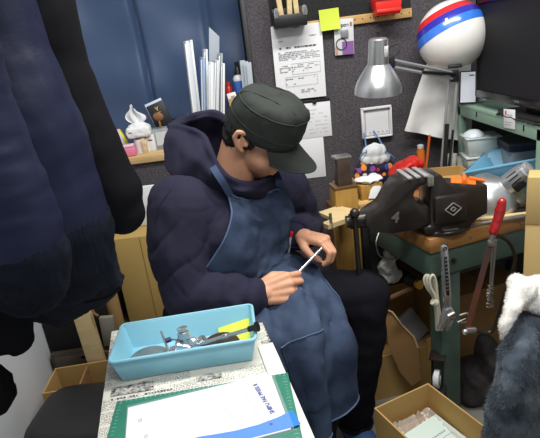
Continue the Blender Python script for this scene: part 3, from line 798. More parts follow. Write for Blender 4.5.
# second lamp lying on the bench
ax = V((-0.56, 0.40, -0.66)).normalized()     # direction it shines
rc = W(484, 204, 1.57)
Fm = frame(-ax)
LB = thing('lying_lamp', 'silver dome desk lamp tipped over on the bench before the blue tray', 'lamp', rc, rot=Fm.to_euler())
nk = lamp_head(LB, 0.096, 0.092, 0.031, 0.078)
a = M()
cl = Fm.inverted() @ (CAMP - rc); ca = math.degrees(math.atan2(cl.y, cl.x))
for j, k in enumerate((-36, -12, 12, 36)): a.box((0.0312 * math.cos(R(k + ca)), 0.0312 * math.sin(R(k + ca)), 0.134), (0.005, 0.0042, 0.036), 0.001, rot=(0, 0, R(k + ca)))
obj('vent_slot', a, BLACKM, nk)
obj('collar', M().lathe([(0.022, 0.166), (0.025, 0.170), (0.025, 0.184), (0.010, 0.188)], n=20), ALU, nk)
obj('bulb', M().ell((0, 0, 0.04), (0.03, 0.03, 0.04)), mat('bulb_glass2', (240, 240, 235), 0.2), LB)
h0 = W(519, 183, 1.50)
obj('joint', M().box(h0, (0.05, 0.04, 0.03), 0.006, rot=(0, R(-35), 0)), BLACK, LB, world=True)
s0, s1 = W(522, 192, 1.52), W(552, 168, 1.62)
ar = obj('arm', M().tube([s0, s1], 0.007).tube([s0 + V((0.012, 0, -.028)), s1 + V((0.012, 0, -.028))], 0.007), SILVER, LB, world=True)
obj('bracket', M().box(W(522, 197, 1.52), (0.045, 0.012, 0.05), 0.003, rot=(0, R(-35), 0)), SILVER, ar, world=True)
# ================================================================ mint shelf, TV and what they hold
SX0, SX1, SY0, SY1, SZ = 0.82, 1.16, 1.46, 2.09, 1.055
RK = thing('storage_rack', 'mint green steel rack on the bench carrying the television', 'rack', ((SX0 + SX1) / 2, (SY0 + SY1) / 2, 0.78))
ox, oy = (SX0 + SX1) / 2, (SY0 + SY1) / 2
obj('shelf_board', M().box((0, 0, SZ - 0.78 - 0.008), (SX1 - SX0, SY1 - SY0, 0.012), 0.002).box((SX0 - ox + 0.004, 0, SZ - 0.78 - 0.025), (0.006, SY1 - SY0, 0.046), 0.002).box((0, SY1 - oy - 0.003, SZ - 0.78 - 0.02), (SX1 - SX0, 0.006, 0.036), 0.002), MINT, RK)
for x, y in ((SX0 + 0.014, SY1 - 0.014), (SX1 - 0.014, SY1 - 0.014), (SX1 - 0.014, SY0 + 0.014), (SX0 + 0.014, SY0 + 0.014)):
    obj('leg', M().box((x - ox, y - oy, (SZ - 0.78) / 2 - 0.005), (0.026, 0.026, SZ - 0.78 - 0.01), 0.002), MINT, RK)
obj('back_panel', M().box((SX1 - ox - 0.004, 0, 0.13), (0.005, SY1 - SY0 - 0.06, 0.24), 0.001), mat('grey_panel', (150, 152, 150), 0.6), RK)
for y in (1.905, 1.56): obj('slot', M().box((SX0 - ox, y - oy, SZ - 0.78 - 0.022), (0.003, 0.006, 0.018), 0.0005), BLACKM, RK)

# television
tb = 1.088
TVX = 0.855
y0 = X(475, 60, TVX - 0.019).y
TV = thing('tv', 'black flat television standing on the mint rack', 'television', (TVX, y0 - 0.29, SZ + 0.001))
hw, hh = 0.29, 0.345
obj('back_shell', M().box((0.028, 0, 0.035 + hh / 2), (0.03, 2 * hw - 0.02, hh - 0.02), 0.01), BLACK, TV)
obj('bezel', M().box((-0.002, 0, 0.035 + hh - 0.009), (0.034, 2 * hw, 0.018), 0.004).box((-0.002, 0, 0.035 + 0.014), (0.034, 2 * hw, 0.028), 0.004).box((-0.002, hw - 0.009, 0.035 + hh / 2), (0.034, 0.018, hh), 0.004).box((-0.002, -hw + 0.009, 0.035 + hh / 2), (0.034, 0.018, hh), 0.004), mat('piano_black', (14, 14, 16), 0.2), TV)
obj('screen', M().box((-0.004, 0, 0.035 + hh / 2), (0.02, 2 * hw - 0.02, hh - 0.02)), mat('tv_screen', (34, 33, 37), 0.6, spec=0.15), TV)
obj('badge', M().box((-0.0195, -0.03, 0.049), (0.001, 0.03, 0.006)), mat('badge_grey', (130, 130, 134), 0.4, 0.6), TV)
obj('stand', M().box((0.03, -0.06, 0.008), (0.13, 0.26, 0.014), 0.005).box((0.035, -0.06, 0.03), (0.03, 0.1, 0.05), 0.005), BLACK, TV)
# black cloth at the shelf edge
b = M(); rws = []
for i in range(13):
    r = []
    for j in range(21):
        y = 1.74 - 0.30 * j / 20; x = SX0 + 0.105 - 0.105 * i / 12 - (0.004 if i == 12 else 0)
        r.append((x, y, SZ + 0.006 + 0.006 * noise.noise(V((x * 40, y * 30, 2))) + (-0.008 * (1 + noise.noise(V((y * 40, 0, 0)))) if i == 12 else 0)))
    rws.append(r)
solo('black_cloth', M().grid(rws, -0.003), BLACKM, 'rumpled black cloth lying along the rack edge under the television', 'cloth')
# smartphone
p0 = W(469, 97, 2.02)
t = thing('smartphone', 'smartphone with a white lit screen leaning against the television', 'phone', (W(467.5, 97, 2.03).x, 2.03, SZ + 0.002), rot=(R(-9), R(4), R(-8)))
obj('case', M().box((0, 0, 0.063), (0.066, 0.008, 0.126), 0.0035), BLACK, t)
obj('screen', M().box((0, -0.0042, 0.063), (0.058, 0.001, 0.116), 0.0004), mat('lit_screen', (232, 236, 245), 0.2, emit=0.35), t)
obj('status_bar', M().box((0.012, -0.0049, 0.108), (0.02, 0.0004, 0.005)), mat('screen_blue', (140, 150, 200), 0.3), t)
solo('card_case', M().box((0, 0, 0.022), (0.03, 0.02, 0.044), 0.003), LGREY, 'small grey box beside the phone under the television corner', 'box', (W(481, 95, 2.04).x + .01, 2.05, SZ + 0.001))
# price tag
c = X(509, 119, SX0 - 0.004)
t = thing('price_tag', 'small white paper tag hanging from the front edge of the mint rack', 'tag', (SX0 - 0.003, c.y, c.z), rot=(R(-4), 0, 0))
obj('card', M().box((0, 0, 0), (0.0015, 0.075, 0.062), 0.0003), WHITE, t)
a = M()
for k, z in enumerate((0.012, 0.004, -0.012, -0.02)):
    a.quad((-0.001, 0.028, z), (-0.001, -0.024 + 0.01 * (k % 2), z), (-0.001, -0.024 + 0.01 * (k % 2), z + 0.002), (-0.001, 0.028, z + 0.002))
obj('printed_text', a, INK, t)
obj('red_mark', M().box((-0.001, 0.022, 0.02), (0.0006, 0.008, 0.01)), RED, t)

# plastic containers under the rack
z0 = 0.795; cx0 = 0.93
pc = [(0.115, 0.075, 0.055), (0.115, 0.075, 0.05)]
lab = ('lower clear plastic food box stacked under the mint rack', 'upper clear plastic food box stacked under the mint rack')
for i in range(2):
    c = W(480, (163, 146)[i], 1.93)
    t = thing('food_container', lab[i], 'container', (c.x, 1.93, 0.80 + 0.075 * i), R(-8), 'plastic food boxes under the rack')
    a = M(); open_box(a, 0.125, 0.11, 0.068, 0.003, 0.012, 0.002)
    obj('body', a, mat('milky_plastic', (176, 186, 184), 0.35), t)
    obj('lid', M().box((0, 0, 0.070), (0.131, 0.116, 0.006), 0.002), mat('milky_lid', (192, 200, 200), 0.35), t)
c = W(475, 133, 1.93)
solo('clear_dish', M().lathe([(0.0001, 0.024), (0.018, 0.022), (0.034, 0.012), (0.04, 0.0), (0.0001, 0.0)]), mat('milky_dish', (196, 206, 210), 0.3), 'small upturned clear dish on top of the food boxes', 'dish', (c.x - 0.01, 1.92, 0.80 + 0.15))
c = W(507, 140, 1.86)
solo('spacer_carton', M().box((0, 0, 0.06), (0.12, 0.12, 0.12), 0.003), GREY, 'grey carton half hidden under the dark box in the rack', 'box', (c.x + 0.03, 1.80, 0.79), R(-5))
t = thing('dark_box', 'flat dark navy box lying on the containers under the rack', 'box', (c.x + 0.025, 1.82, 0.912), R(-8))
obj('lid', M().box((0, 0, 0.024), (0.13, 0.17, 0.012), 0.002), mat('charcoal_card', (48, 52, 54), 0.6), t)
obj('body', M().box((0, 0, 0.009), (0.126, 0.166, 0.018), 0.001), mat('navy_card', (26, 28, 50), 0.6), t)
# yellow cups
for i, (px, py) in enumerate(((453, 165), (460, 166))):
    c = W(px, py, 2.02)
    t = thing('plastic_cup', ('left clear plastic cup with yellow liquid by the rack leg', 'right clear plastic cup with yellow liquid by the rack leg')[i], 'cup', (c.x - 0.004, 2.02 - 0.03 * i, c.z - 0.004), group='cups by the rack leg')
    obj('wall', M().lathe([(0.018, 0), (0.021, 0.05), (0.0205, 0.05), (0.0175, 0.002)], close=True), mat('cup_clear', (226, 230, 226), 0.2, alpha=0.55), t)
    obj('liquid', M().lathe([(0.017, 0.003), (0.0185, 0.02)]), mat('yellow_liquid', (226, 230, 40), 0.3), t)
# blue tray beneath the lamp
n0, f0 = W(467, 173, 1.69), W(489, 150, 1.88)
ev = (f0 - n0); ev.z = 0; ev.normalize(); eu = V((ev.y, -ev.x, 0)); tc0 = n0 + eu * 0.16 + ev * 0.13
t = thing('parts_tray', 'dusty blue plastic tray tilted on the bench beneath the rack', 'tray', (tc0.x, tc0.y, n0.z - 0.075 + 0.045), rot=(R(2), R(-14), math.atan2(eu.y, eu.x)))
a = M(); open_box(a, 0.32, 0.26, 0.075, 0.004, 0.035, 0.004)
obj('body', a, TRAYB2, t)
obj('rim', M().tube([(-.16, -.13, .075), (.16, -.13, .075), (.16, .13, .075), (-.16, .13, .075)], 0.005, 8, True), TRAYB2, t)
obj('block', M().box((0, 0, -0.026), (0.16, 0.12, 0.045), 0.002), CARDD, t)

# odds and ends on the bench front
for i, (x, y, l, w, ang, m_, nm, lb) in enumerate(((495, 221, 0.20, 0.014, 8, STEEL, 'steel_rule', 'flat steel rule lying on the bench right of the vise'), (505, 216, 0.16, 0.02, -2, WOODP, 'wooden_strip', 'pale wooden strip lying on the bench under the lamp'), (478, 214, 0.12, 0.02, 14, DARKMETAL, 'dark_file', 'dark flat file lying on the bench against the vise'), (513, 211, 0.14, 0.03, 4, BLACKM, 'black_pouch', 'flat black pouch lying on the bench beneath the lamp'))):
    c = Z(x, y, 0.785)
    t = thing(nm, lb, 'tool', (c.x, c.y, 0.7805), R(ang))
    obj('blade', M().box((0, 0, 0.004), (l, w, 0.008), 0.002), m_, t)
    obj('end', M().box((-l / 2 - 0.012, 0, 0.004), (0.026, w * .6, 0.006), 0.002), m_, t)

# ================================================================ tools hung on the front of the bench
p0, p1 = W(444, 249, 1.345), W(441, 312, 1.345)
AW = thing('adjustable_wrench', 'chrome adjustable wrench hanging on the bench leg', 'wrench', (p0.x, 1.345, p0.z), rot=(0, R(-3), R(10)))
L = p0.z - p1.z
prof = [(-0.011, 0), (-0.008, 0.010), (0.0, 0.014), (0.008, 0.010), (0.011, 0), (0.012, -L * .75), (0.010, -L), (-0.010, -L), (-0.012, -L * .75)]
obj('handle', M().prism(prof, -0.005, 0.005, bev=0.002), CHROME, AW)
a = M()
a.box((0, -0.0054, -L * .42), (0.010, 0.002, L * .62), 0.001)
obj('grip_groove', a, mat('groove_grey', (70, 70, 74), 0.4, 0.8), AW)
a = M()
for k in range(9): a.box((0, -0.0068, -L * .16 - k * L * .06), (0.007, 0.001, 0.003))
obj('embossing', a, CHROME, AW)
obj('hang_ring', M().tube([(0.005 * math.cos(k * .628), -0.006, 0.003 + 0.005 * math.sin(k * .628)) for k in range(10)], 0.0015, 6, True), BLACKM, AW)
z1 = -L - 0.02
hd = obj('head', M().prism([(-0.011, 0.03), (0.011, 0.03), (0.021, 0.008), (0.019, -0.006), (0.006, -0.010), (-0.005, -0.004), (-0.012, -0.010), (-0.019, -0.028), (-0.034, -0.040), (-0.040, -0.032), (-0.030, -0.016), (-0.024, 0.004)], -0.008, 0.008, (0, 0, z1), bev=0.002), CHROME, AW)
obj('worm_screw', M().cyl((-0.006, -0.009, z1 + 0.006), (0.014, -0.009, z1 + 0.012), 0.0065, n=12), STEEL, hd)
obj('moving_jaw', M().box((0.0, 0, z1 - 0.030), (0.038, 0.012, 0.011), 0.002, rot=(0, R(-58), 0)), CHROME, hd)

# looped white cable
a = M()
for k, (ox_, w_) in enumerate(((0, 0.013), (0.006, 0.014), (0.013, 0.012))):
    a.tube([W(437 + k, 330, 1.40 - .008 * k), W(434 + k, 300, 1.40 - .008 * k), W(427 + 2 * k, 288, 1.40 - .008 * k), W(424 + 3 * k, 280, 1.40 - .008 * k), W(427 + 3 * k, 275, 1.40 - .008 * k), W(432 + 2 * k, 282, 1.40 - .008 * k), W(436 + k, 300, 1.40 - .008 * k), W(440 + k, 330, 1.40 - .008 * k)], 0.0042, sm=6)
a.cyl(W(433, 301, 1.385), W(436, 303, 1.385), 0.012)
solo('looped_cable', a, mat('cream_cable', (206, 202, 180), 0.5), 'cream electric cable tied in loops beside the adjustable wrench', 'cable', (0.44, 1.40, 0.6), world=True)
# small c-clamp
a = M()
cc = W(464, 318, 1.39)
CC = thing('c_clamp', 'small steel C-clamp fixed to the bench leg', 'clamp', cc)
CC.scale = (0.75, 0.75, 0.75)
obj('frame', M().tube([(-0.018, 0, 0.014), (0.012, 0, 0.02), (0.02, 0, 0.01), (0.02, 0, -0.014), (0.01, 0, -0.022), (-0.016, 0, -0.018)], 0.005, sm=3), STEEL, CC)
obj('screw', M().cyl((-0.026, 0, -0.017), (0.006, 0, -0.004), 0.004).tube([(-0.026, -0.012, -0.017), (-0.026, 0.012, -0.017)], 0.002), STEEL, CC)

# hacksaw
SY = 1.30
HS = thing('hacksaw', 'hacksaw with a red handle hanging head down from the bench', 'saw', W(494, 235, SY))
obj('handle', M().chain([W(502, 202, SY), W(500, 212, SY), W(497, 222, SY), W(494, 231, SY)], [0.0115, 0.0135, 0.0125, 0.0135]).lathe([(0.0145, 0), (0.0145, 0.006)], W(500, 211, SY), W(502, 202, SY) - W(500, 211, SY)), REDW, HS, world=True)
obj('ferrule', M().cyl(W(494, 231, SY), W(491.5, 240, SY), 0.010, 0.008).box(W(491, 243, SY), (0.018, 0.012, 0.02), 0.003), STEEL, HS, world=True)
blp = [W(491, 242, SY), W(467, 330, SY)]
dv = (blp[1] - blp[0]); sd = V((dv.z, 0, -dv.x)).normalized() * 0.0085
bl = obj('blade', M()._faces([blp[0] - sd + V((0, -.001, 0)), blp[0] + sd + V((0, -.001, 0)), blp[1] + sd + V((0, -.001, 0)), blp[1] - sd + V((0, -.001, 0)), blp[0] - sd + V((0, .001, 0)), blp[0] + sd + V((0, .001, 0)), blp[1] + sd + V((0, .001, 0)), blp[1] - sd + V((0, .001, 0))], [(0, 1, 2, 3), (4, 7, 6, 5), (0, 4, 5, 1), (1, 5, 6, 2), (2, 6, 7, 3), (3, 7, 4, 0)]), mat('worn_orange_blade', (150, 76, 50), 0.5, 0.3, c2=(86, 76, 72), vscale=14), HS, world=True)
obj('saw_frame', M().tube([W(493, 238, SY), W(499, 236, SY), W(508, 241, SY), W(514, 252, SY), W(514, 265, SY), W(503, 300, SY), W(495, 326, SY), W(488, 333, SY), W(476, 331, SY), W(467, 331, SY)], 0.0055, sm=6), DARKMETAL, HS, world=True)
obj('tension_nut', M().box(W(471, 330, SY), (0.03, 0.014, 0.016), 0.003, rot=(0, R(8), 0)).ell(W(465, 332, SY), (0.009, 0.008, 0.009)), CHROME, HS, world=True)
# wire brush behind the saw
WB = thing('wire_brush', 'slim wire brush hanging behind the hacksaw blade', 'brush', W(494, 250, 1.36))
obj('stem', M().tube([W(496, 240, 1.36), W(492, 284, 1.36)], 0.0035).tube([W(493, 240, 1.36), W(490, 284, 1.36)], 0.0025), STEEL, WB, world=True)
a = M(); q0, q1 = W(491, 284, 1.36), W(490, 308, 1.36); rnd = random.Random(3)
for k in range(120):
    c = q0 + (q1 - q0) * rnd.random(); an = rnd.random() * 6.28
    a.tube([c, c + V((0.011 * math.cos(an), 0.011 * math.sin(an), rnd.uniform(-.002, .002)))], 0.0007, 3)
obj('bristle_head', a, STEEL, WB, world=True)
# ================================================================ floor on the right
# open carton with a document
d1 = R(44)
CZ = 0.30
c0 = Z(374, 408, CZ); c1 = Z(428, 383, CZ)
d1 = math.atan2(c1.y - c0.y, c1.x - c0.x); wl = (c1 - c0).length
e1 = V((math.cos(d1), math.sin(d1), 0)); e2 = V((math.sin(d1), -math.cos(d1), 0)); wd = 0.27
cc = (c0 + c1) / 2 + e2 * (wd / 2)
OC = thing('open_carton', 'open cardboard carton on the floor holding a pale document', 'carton', (cc.x, cc.y, 0), d1)
a = M(); open_box(a, wl, wd, CZ, 0.005)
obj('body', a, CARD, OC)
obj('filler', M().box((0, 0, 0.10), (wl - 0.014, wd - 0.014, 0.185), 0.004), CARDD, OC)
c = Z(440, 428, 0.14)
t = thing('pale_document', 'pale mint document with a boxed stamp lying inside the open carton', 'paper', (cc.x + 0.01, cc.y - 0.02, 0.208), d1 - R(8), rot=(R(3), R(-3), d1 + R(4)))
obj('sheet', M().box((0, 0, 0), (0.19, 0.20, 0.010), 0.001), mat('mint_paper', (206, 224, 216), 0.8), t)
a = M()
for x0, x1_, y0_, y1_ in ((-0.02, 0.08, -0.05, -0.0485), (-0.02, 0.08, 0.02, 0.0215), (-0.02, -0.0185, -0.05, 0.02), (0.0785, 0.08, -0.05, 0.02)):
    a.quad((x0, y0_, 0.0056), (x1_, y0_, 0.0056), (x1_, y1_, 0.0056), (x0, y1_, 0.0056))
for k in range(7): a.quad((0.0 + 0.01 * k, -0.02, 0.0056), (0.006 + 0.01 * k, -0.02, 0.0056), (0.006 + 0.01 * k, -0.012, 0.0056), (0.0 + 0.01 * k, -0.012, 0.0056))
for k in range(10): a.quad((-0.02 + 0.009 * k, 0.035, 0.0056), (-0.014 + 0.009 * k, 0.035, 0.0056), (-0.014 + 0.009 * k, 0.04, 0.0056), (-0.02 + 0.009 * k, 0.04, 0.0056))
obj('printed_text', a, INK, t)
b = M()
rws = []
for i in range(22):
    rws.append([((-wl / 2 + 0.02) + (wl - 0.04) * i / 21, -wd / 2 + 0.02 + (wd - 0.04) * j / 21, 0.198 + 0.03 * max(abs(i / 10.5 - 1), abs(j / 10.5 - 1)) ** 3 * (1 + 0.6 * noise.noise(V((i * .9, j * .9, 2)))) + 0.004 * noise.noise(V((i * .7, j * .7, 5)))) for j in range(22)])
WR = solo('plastic_wrap', M().grid(rws), mat('clear_wrap', (220, 216, 208), 0.2, alpha=0.35, spec=0.8), 'crinkled clear plastic wrap lining the open carton around the document', 'wrap', (cc.x, cc.y, 0.0), d1)

# torn carton behind, under the bench
c = Z(415, 372, 0.0)
q0 = W(386, 312, 1.72); q1 = W(432, 303, 1.86)
TC = thing('torn_carton', 'brown cardboard carton with a torn flap standing under the bench', 'carton', (0.43, 1.80, 0), R(10))
a = M(); open_box(a, 0.34, 0.24, q0.z * 0.55, 0.005); a.box((0, 0.1175, q0.z * .75), (0.34, 0.005, q0.z * .5)).box((-0.1675, 0, q0.z * .75), (0.005, 0.24, q0.z * .5)).box((0.1675, 0, q0.z * .75), (0.005, 0.24, q0.z * .5))
obj('body', a, CARD, TC)
fl = [W(385, 310, 1.66), W(392, 312, 1.66), W(402, 325, 1.64), W(414, 337, 1.62), W(419, 352, 1.6), W(421, 380, 1.58), W(412, 386, 1.58), W(400, 372, 1.60), W(388, 345, 1.63)]
a = M(); n_ = len(fl)
bk = [p + V((0.004, 0.006, 0)) for p in fl]
a._faces(fl + bk, [tuple(range(n_)), tuple(range(2 * n_ - 1, n_ - 1, -1))] + [(i, (i + 1) % n_, n_ + (i + 1) % n_, n_ + i) for i in range(n_)])
tf = obj('torn_flap', a, CARDD, TC, world=True)
obj('torn_edge', M().tube([W(384, 309, 1.655), W(392, 312, 1.655), W(402, 325, 1.635), W(414, 337, 1.615), W(418, 348, 1.60)], 0.004, 6), mat('torn_paper', (206, 180, 136), 0.9), tf, world=True)
fl = [W(427, 340, 1.60), W(438, 335, 1.62), W(438, 368, 1.62), W(428, 368, 1.60)]
a = M(); bk = [p + V((0.0, 0.006, 0)) for p in fl]
a._faces(fl + bk, [(0, 1, 2, 3), (7, 6, 5, 4), (0, 4, 5, 1), (1, 5, 6, 2), (2, 6, 7, 3), (3, 7, 4, 0)])
obj('flap', a, CARD, TC, world=True)
c = W(424, 332, 1.70)
solo('grey_folder', M().box((0, 0, 0), (0.16, 0.12, 0.02), 0.003), GREY, 'grey folder lying on top inside the torn carton', 'folder', (0.49, 1.79, q0.z * .60), R(10), rot=(R(60), R(-20), R(30)))
obj('packing', M().box((0, 0, q0.z * .25), (0.325, 0.225, q0.z * .45), 0.003), CARDD, TC)
# caster wheel of a trolley
c = W(437, 379, 1.395)
CW = thing('trolley_wheel', 'white caster wheel standing beside the green bench leg', 'wheel', (c.x, 1.395, 0), R(62))
zc = c.z
obj('tyre', M().lathe([(0.026, -0.010), (0.031, -0.008), (0.031, 0.008), (0.026, 0.010), (0.016, 0.008), (0.016, -0.008)], (0, 0, zc), (0, 1, 0), 32, close=True), LGREY, CW)
obj('hub', M().cyl((0, -0.013, zc), (0, 0.013, zc), 0.016), GREY, CW)
obj('fork', M().box((0.018, 0.017, zc + 0.03), (0.03, 0.004, 0.09), 0.001).box((0.018, -0.017, zc + 0.03), (0.03, 0.004, 0.09), 0.001).box((0.02, 0, zc + 0.075), (0.05, 0.05, 0.008), 0.002), DARKMETAL, CW)
obj('stand', M().box((0.02, 0.0, (zc - 0.04) / 2), (0.1, 0.05, zc - 0.04), 0.003), BLACKM, CW)
# dark cloth heap and brown box deep under the bench
b = M().ell((0, 0, 0.07), (0.11, 0.10, 0.08)).ell((0.04, -0.02, 0.13), (0.07, 0.07, 0.09)).ell((-0.05, 0.02, 0.04), (0.08, 0.1, 0.05)).ell((0.02, 0.0, 0.2), (0.04, 0.05, 0.06))
me = displace(blob(b, 0.008, 2), lambda p, n: 0.016 * noise.noise(p * 18) + 0.005 * noise.noise(p * 50))
c = Z(478, 392, 0.0)
solo('dark_rucksack', me, mat('dark_nylon', (54, 50, 52), 0.7), 'dark crumpled rucksack on the floor behind the grey fur coat', 'bag', (0.72, 1.62, 0.0))
c = W(478, 348, 1.78)
t = thing('brown_carton', 'closed brown carton in shadow under the bench behind the hacksaw', 'carton', (0.77, 1.87, 0), R(16))
obj('body', M().box((0, 0, 0.19), (0.34, 0.24, 0.38), 0.004), CARDD, t)
obj('tape', M().box((0, 0, 0.3805), (0.05, 0.242, 0.002)), mat('parcel_tape', (160, 130, 80), 0.3), t)
t = thing('under_shelf', 'wooden board bridging the rear legs under the bench', 'shelf', B(0.43, 0.40, -0.28), BA)
obj('board', M().box((0, 0, 0), (0.56, 0.25, 0.022), 0.002), mat_wood('dark_board', (104, 78, 50), (80, 58, 36)), t)
obj('rail', M().box((0, -0.13, -0.004), (0.56, 0.02, 0.03), 0.002), DARKMETAL, t)
# plastic bag, tool with brass end, strap
c = W(388, 268, 1.72)
b = M().ell((0, 0, 0), (0.035, 0.03, 0.055)).ell((0.01, 0, -0.03), (0.045, 0.03, 0.03)).ell((0.0, 0, 0.05), (0.012, 0.012, 0.04))
me = displace(blob(b, 0.004, 2), lambda p, n: 0.009 * noise.noise(p * 35) + 0.004 * noise.noise(p * 90))
solo('plastic_bag', me, mat('clouded_bag', (206, 206, 202), 0.3), 'cloudy white plastic bag hanging under the left end of the bench', 'bag', c)
HM2 = thing('wooden_mallet', 'dark hammer with a brass-yellow end lying under the bench', 'hammer', W(418, 284, 1.62))
h0, h1 = W(386, 300, 1.60), W(423, 283, 1.62)
obj('handle', M().tube([h0, h1], 0.009), mat_wood('brown_handle', (110, 76, 44), (90, 60, 34)), HM2, world=True)
obj('head', M().cyl(W(408, 280, 1.66), W(417, 284, 1.60), 0.02), BLACK, HM2, world=True)
obj('brass_face', M().cyl(W(417, 284, 1.60), W(420, 285, 1.585), 0.016), mat('brass', (200, 150, 60), 0.35, 0.8), HM2, world=True)
solo('steel_bracket', M().tube([W(379, 232, 1.55), W(376, 244, 1.52), W(381, 257, 1.50), W(396, 259, 1.52), W(404, 252, 1.56)], 0.0022, sm=6), STEEL, 'bent bright wire hanging under the vise', 'wire', W(390, 250, 1.53), world=True)
# tall carton at the right
p0 = W(527, 182, 1.24)
kr = R(-30)
t = thing('tall_carton', 'tall tan cardboard carton standing at the right end of the bench', 'carton', p0 + V((math.cos(kr) * 0.15 - math.sin(kr) * 0.06, math.sin(kr) * 0.15 + math.cos(kr) * 0.06, -p0.z)), kr)
zt = p0.z
obj('body', M().box((0, 0, zt / 2), (0.30, 0.12, zt), 0.003), mat('tan_cardboard', (196, 168, 110), 0.8, var=0.05, vscale=4), t)
obj('seam', M().box((0, -0.0605, zt - 0.115), (0.3, 0.001, 0.003)), CARDD, t)
obj('flap', M().box((0, -0.058, zt - 0.05), (0.298, 0.006, 0.125), 0.001), mat('tan_cardboard2', (188, 160, 104), 0.8), t)

# grey fur coat with a white fleece over a chair back
CH = thing('wooden_chair', 'chair hidden under the grey fur coat', 'chair', (0.71, 1.0, 0), R(-80))
obj('seat', M().box((0, 0, 0.40), (0.30, 0.30, 0.03), 0.008), WOODT, CH)
for x in (-0.12, 0.12):
    for y in (-0.12, 0.12): obj('leg', M().box((x, y, 0.19), (0.03, 0.03, 0.39), 0.004), WOODT, CH)
FURG = mat('grey_fur', (60, 70, 82), 0.95, c2=(92, 102, 112), vscale=22, spec=0.1, sheen=0.2)
b = M()
pY = 0.98
pts = [W(527, 330, pY), W(519, 360, pY), W(514, 400, pY), W(510, 440, pY), W(508, 475, pY)]
b.chain(pts, [0.040, 0.046, 0.054, 0.064, 0.068])
pts = [W(534, 330, pY + .03), W(545, 360, pY + .03), W(545, 400, pY + .03), W(545, 470, pY + .03)]
b.chain(pts, [0.04, 0.06, 0.07, 0.075])
b.chain([W(580, 325, pY + .06), W(585, 350, pY + .06), W(585, 470, pY + .06)], [0.05, 0.07, 0.08])
b.cap(W(527, 330, pY), W(580, 325, pY + .06), 0.040, 0.05)
# lapel / sleeve that falls forward
b.chain([W(527, 330, pY - .03), W(518, 355, pY - .06), W(509, 385, pY - .075), W(508, 397, pY - .075)], [0.018, 0.022, 0.024, 0.02])
b.chain([W(531, 332, pY - .03), W(527, 360, pY - .06), W(522, 395, pY - .07)], [0.016, 0.02, 0.02])
me = blob(b, 0.007, 4)
displace(me, lambda p, n: 0.006 * noise.noise(p * 26) + 0.003 * noise.noise(p * 70))
fuzz(me, 42000, 0.011, 0.0010, 3, 0.9)
solo('fur_coat', me, FURG, 'blue-grey fur coat draped over a chair at the front of the bench', 'coat', W(510, 400, pY), world=True)
b = M()
b.chain([W(521, 289, 1.0), W(535, 290, 1.02), W(565, 290, 1.04)], [0.024, 0.031, 0.036])
b.chain([W(520, 290, 0.98), W(513, 308, 0.95), W(505, 326, 0.94), W(502, 338, 0.94)], [0.024, 0.018, 0.012, 0.007])
b.chain([W(530, 300, 0.98), W(545, 304, 0.99), W(565, 304, 1.0)], [0.024, 0.028, 0.03])
b.cap(W(517, 283, 1.0), W(526, 290, 0.97), 0.021, 0.025)
me = blob(b, 0.006, 3)
displace(me, lambda p, n: 0.005 * noise.noise(p * 30) + 0.003 * noise.noise(p * 80))
fuzz(me, 9000, 0.006, 0.0008, 5, 0.2)
solo('white_fleece', me, mat('white_fleece', (232, 230, 224), 0.95, spec=0.1), 'fluffy white fleece lying over the shoulder of the grey fur coat', 'fleece', W(525, 290, 1.02), world=True)

# ================================================================ table in front
TA = R(10.5)
tu, tv = V((math.cos(TA), math.sin(TA), 0)), V((-math.sin(TA), math.cos(TA), 0))
TO = V((-0.450, 1.195, 0)) + tu * 0.188
TC_ = TO - tv * 0.42
TB = thing('work_table', 'narrow white table spread with newspaper in front of the seated man', 'table', (TC_.x, TC_.y, 0), TA)
obj('tabletop', M().box((0, 0, 0.7), (0.37, 0.83, 0.03), 0.003), mat('table_laminate', (196, 196, 192), 0.5), TB)
for x in (-0.16, 0.16):
    for y in (-0.38, 0.38): obj('leg', M().box((x, y, 0.343), (0.03, 0.03, 0.686), 0.003), ALU, TB)
rows = [[(-0.190 + 0.382 * j / 20, -0.415 + 0.832 * i / 40, 0.7165 + 0.0022 * (0.5 + 0.5 * noise.noise(V((i * .22, j * .3, 1))))) for j in range(21)] for i in range(41)]
NP = thing('newspaper', 'Japanese newspaper sheets spread over the narrow table', 'newspaper', (TC_.x, TC_.y, 0), TA)
obj('top_sheet', M().grid(rows, 0.0012), NEWS, NP)
rows = [[(0.158 + 0.036 * j / 6, -0.415 + 0.60 * i / 30, 0.7202 + 0.0015 * noise.noise(V((i * .3, j * .3, 4)))) for j in range(7)] for i in range(31)]
obj('folded_edge', M().grid(rows, 0.0035), mat('plain_newsprint', (220, 218, 206), 0.9, spec=.1), NP)
def TP(px, py, z=0.722): return Z(px, py, z)
MOTTLE = mat('printed_picture_ink', (52, 52, 54), 0.9, c2=(190, 188, 182), vscale=130, spec=0.1)
def onpaper(poly): return M().quad(*[Z(x, y, 0.7205) for x, y in poly])
obj('printed_picture', onpaper([(110, 397), (154, 389), (153, 380), (112, 388)]), MOTTLE, NP, world=True)
obj('printed_picture', onpaper([(196, 382), (222, 377), (221, 371), (196, 376)]), MOTTLE, NP, world=True)
obj('printed_picture', onpaper([(263, 348), (272, 346), (270, 339), (261, 341)]), MOTTLE, NP, world=True)
hl = M()
rnd = random.Random(11)
for k in range(34):
    x_, y_ = 112 + 3.1 * k, 399.5 - 0.52 * k * 1.06
    if rnd.random() < 0.75 and x_ < 175:
        q = Z(x_, y_, 0.7205); s_ = 0.0022 * rnd.uniform(.7, 1.2); hl.quad(q + (-tu - tv) * s_, q + (tu - tv) * s_, q + (tu + tv) * s_, q + (-tu + tv) * s_)
for k in range(16):
    q = Z(262 + 1.0 * k, 318 + 2.9 * k, 0.7205); s_ = 0.0024 * rnd.uniform(.7, 1.2)
    if rnd.random() < 0.8: hl.quad(q + (-tu - tv) * s_, q + (tu - tv) * s_, q + (tu + tv) * s_, q + (-tu + tv) * s_)
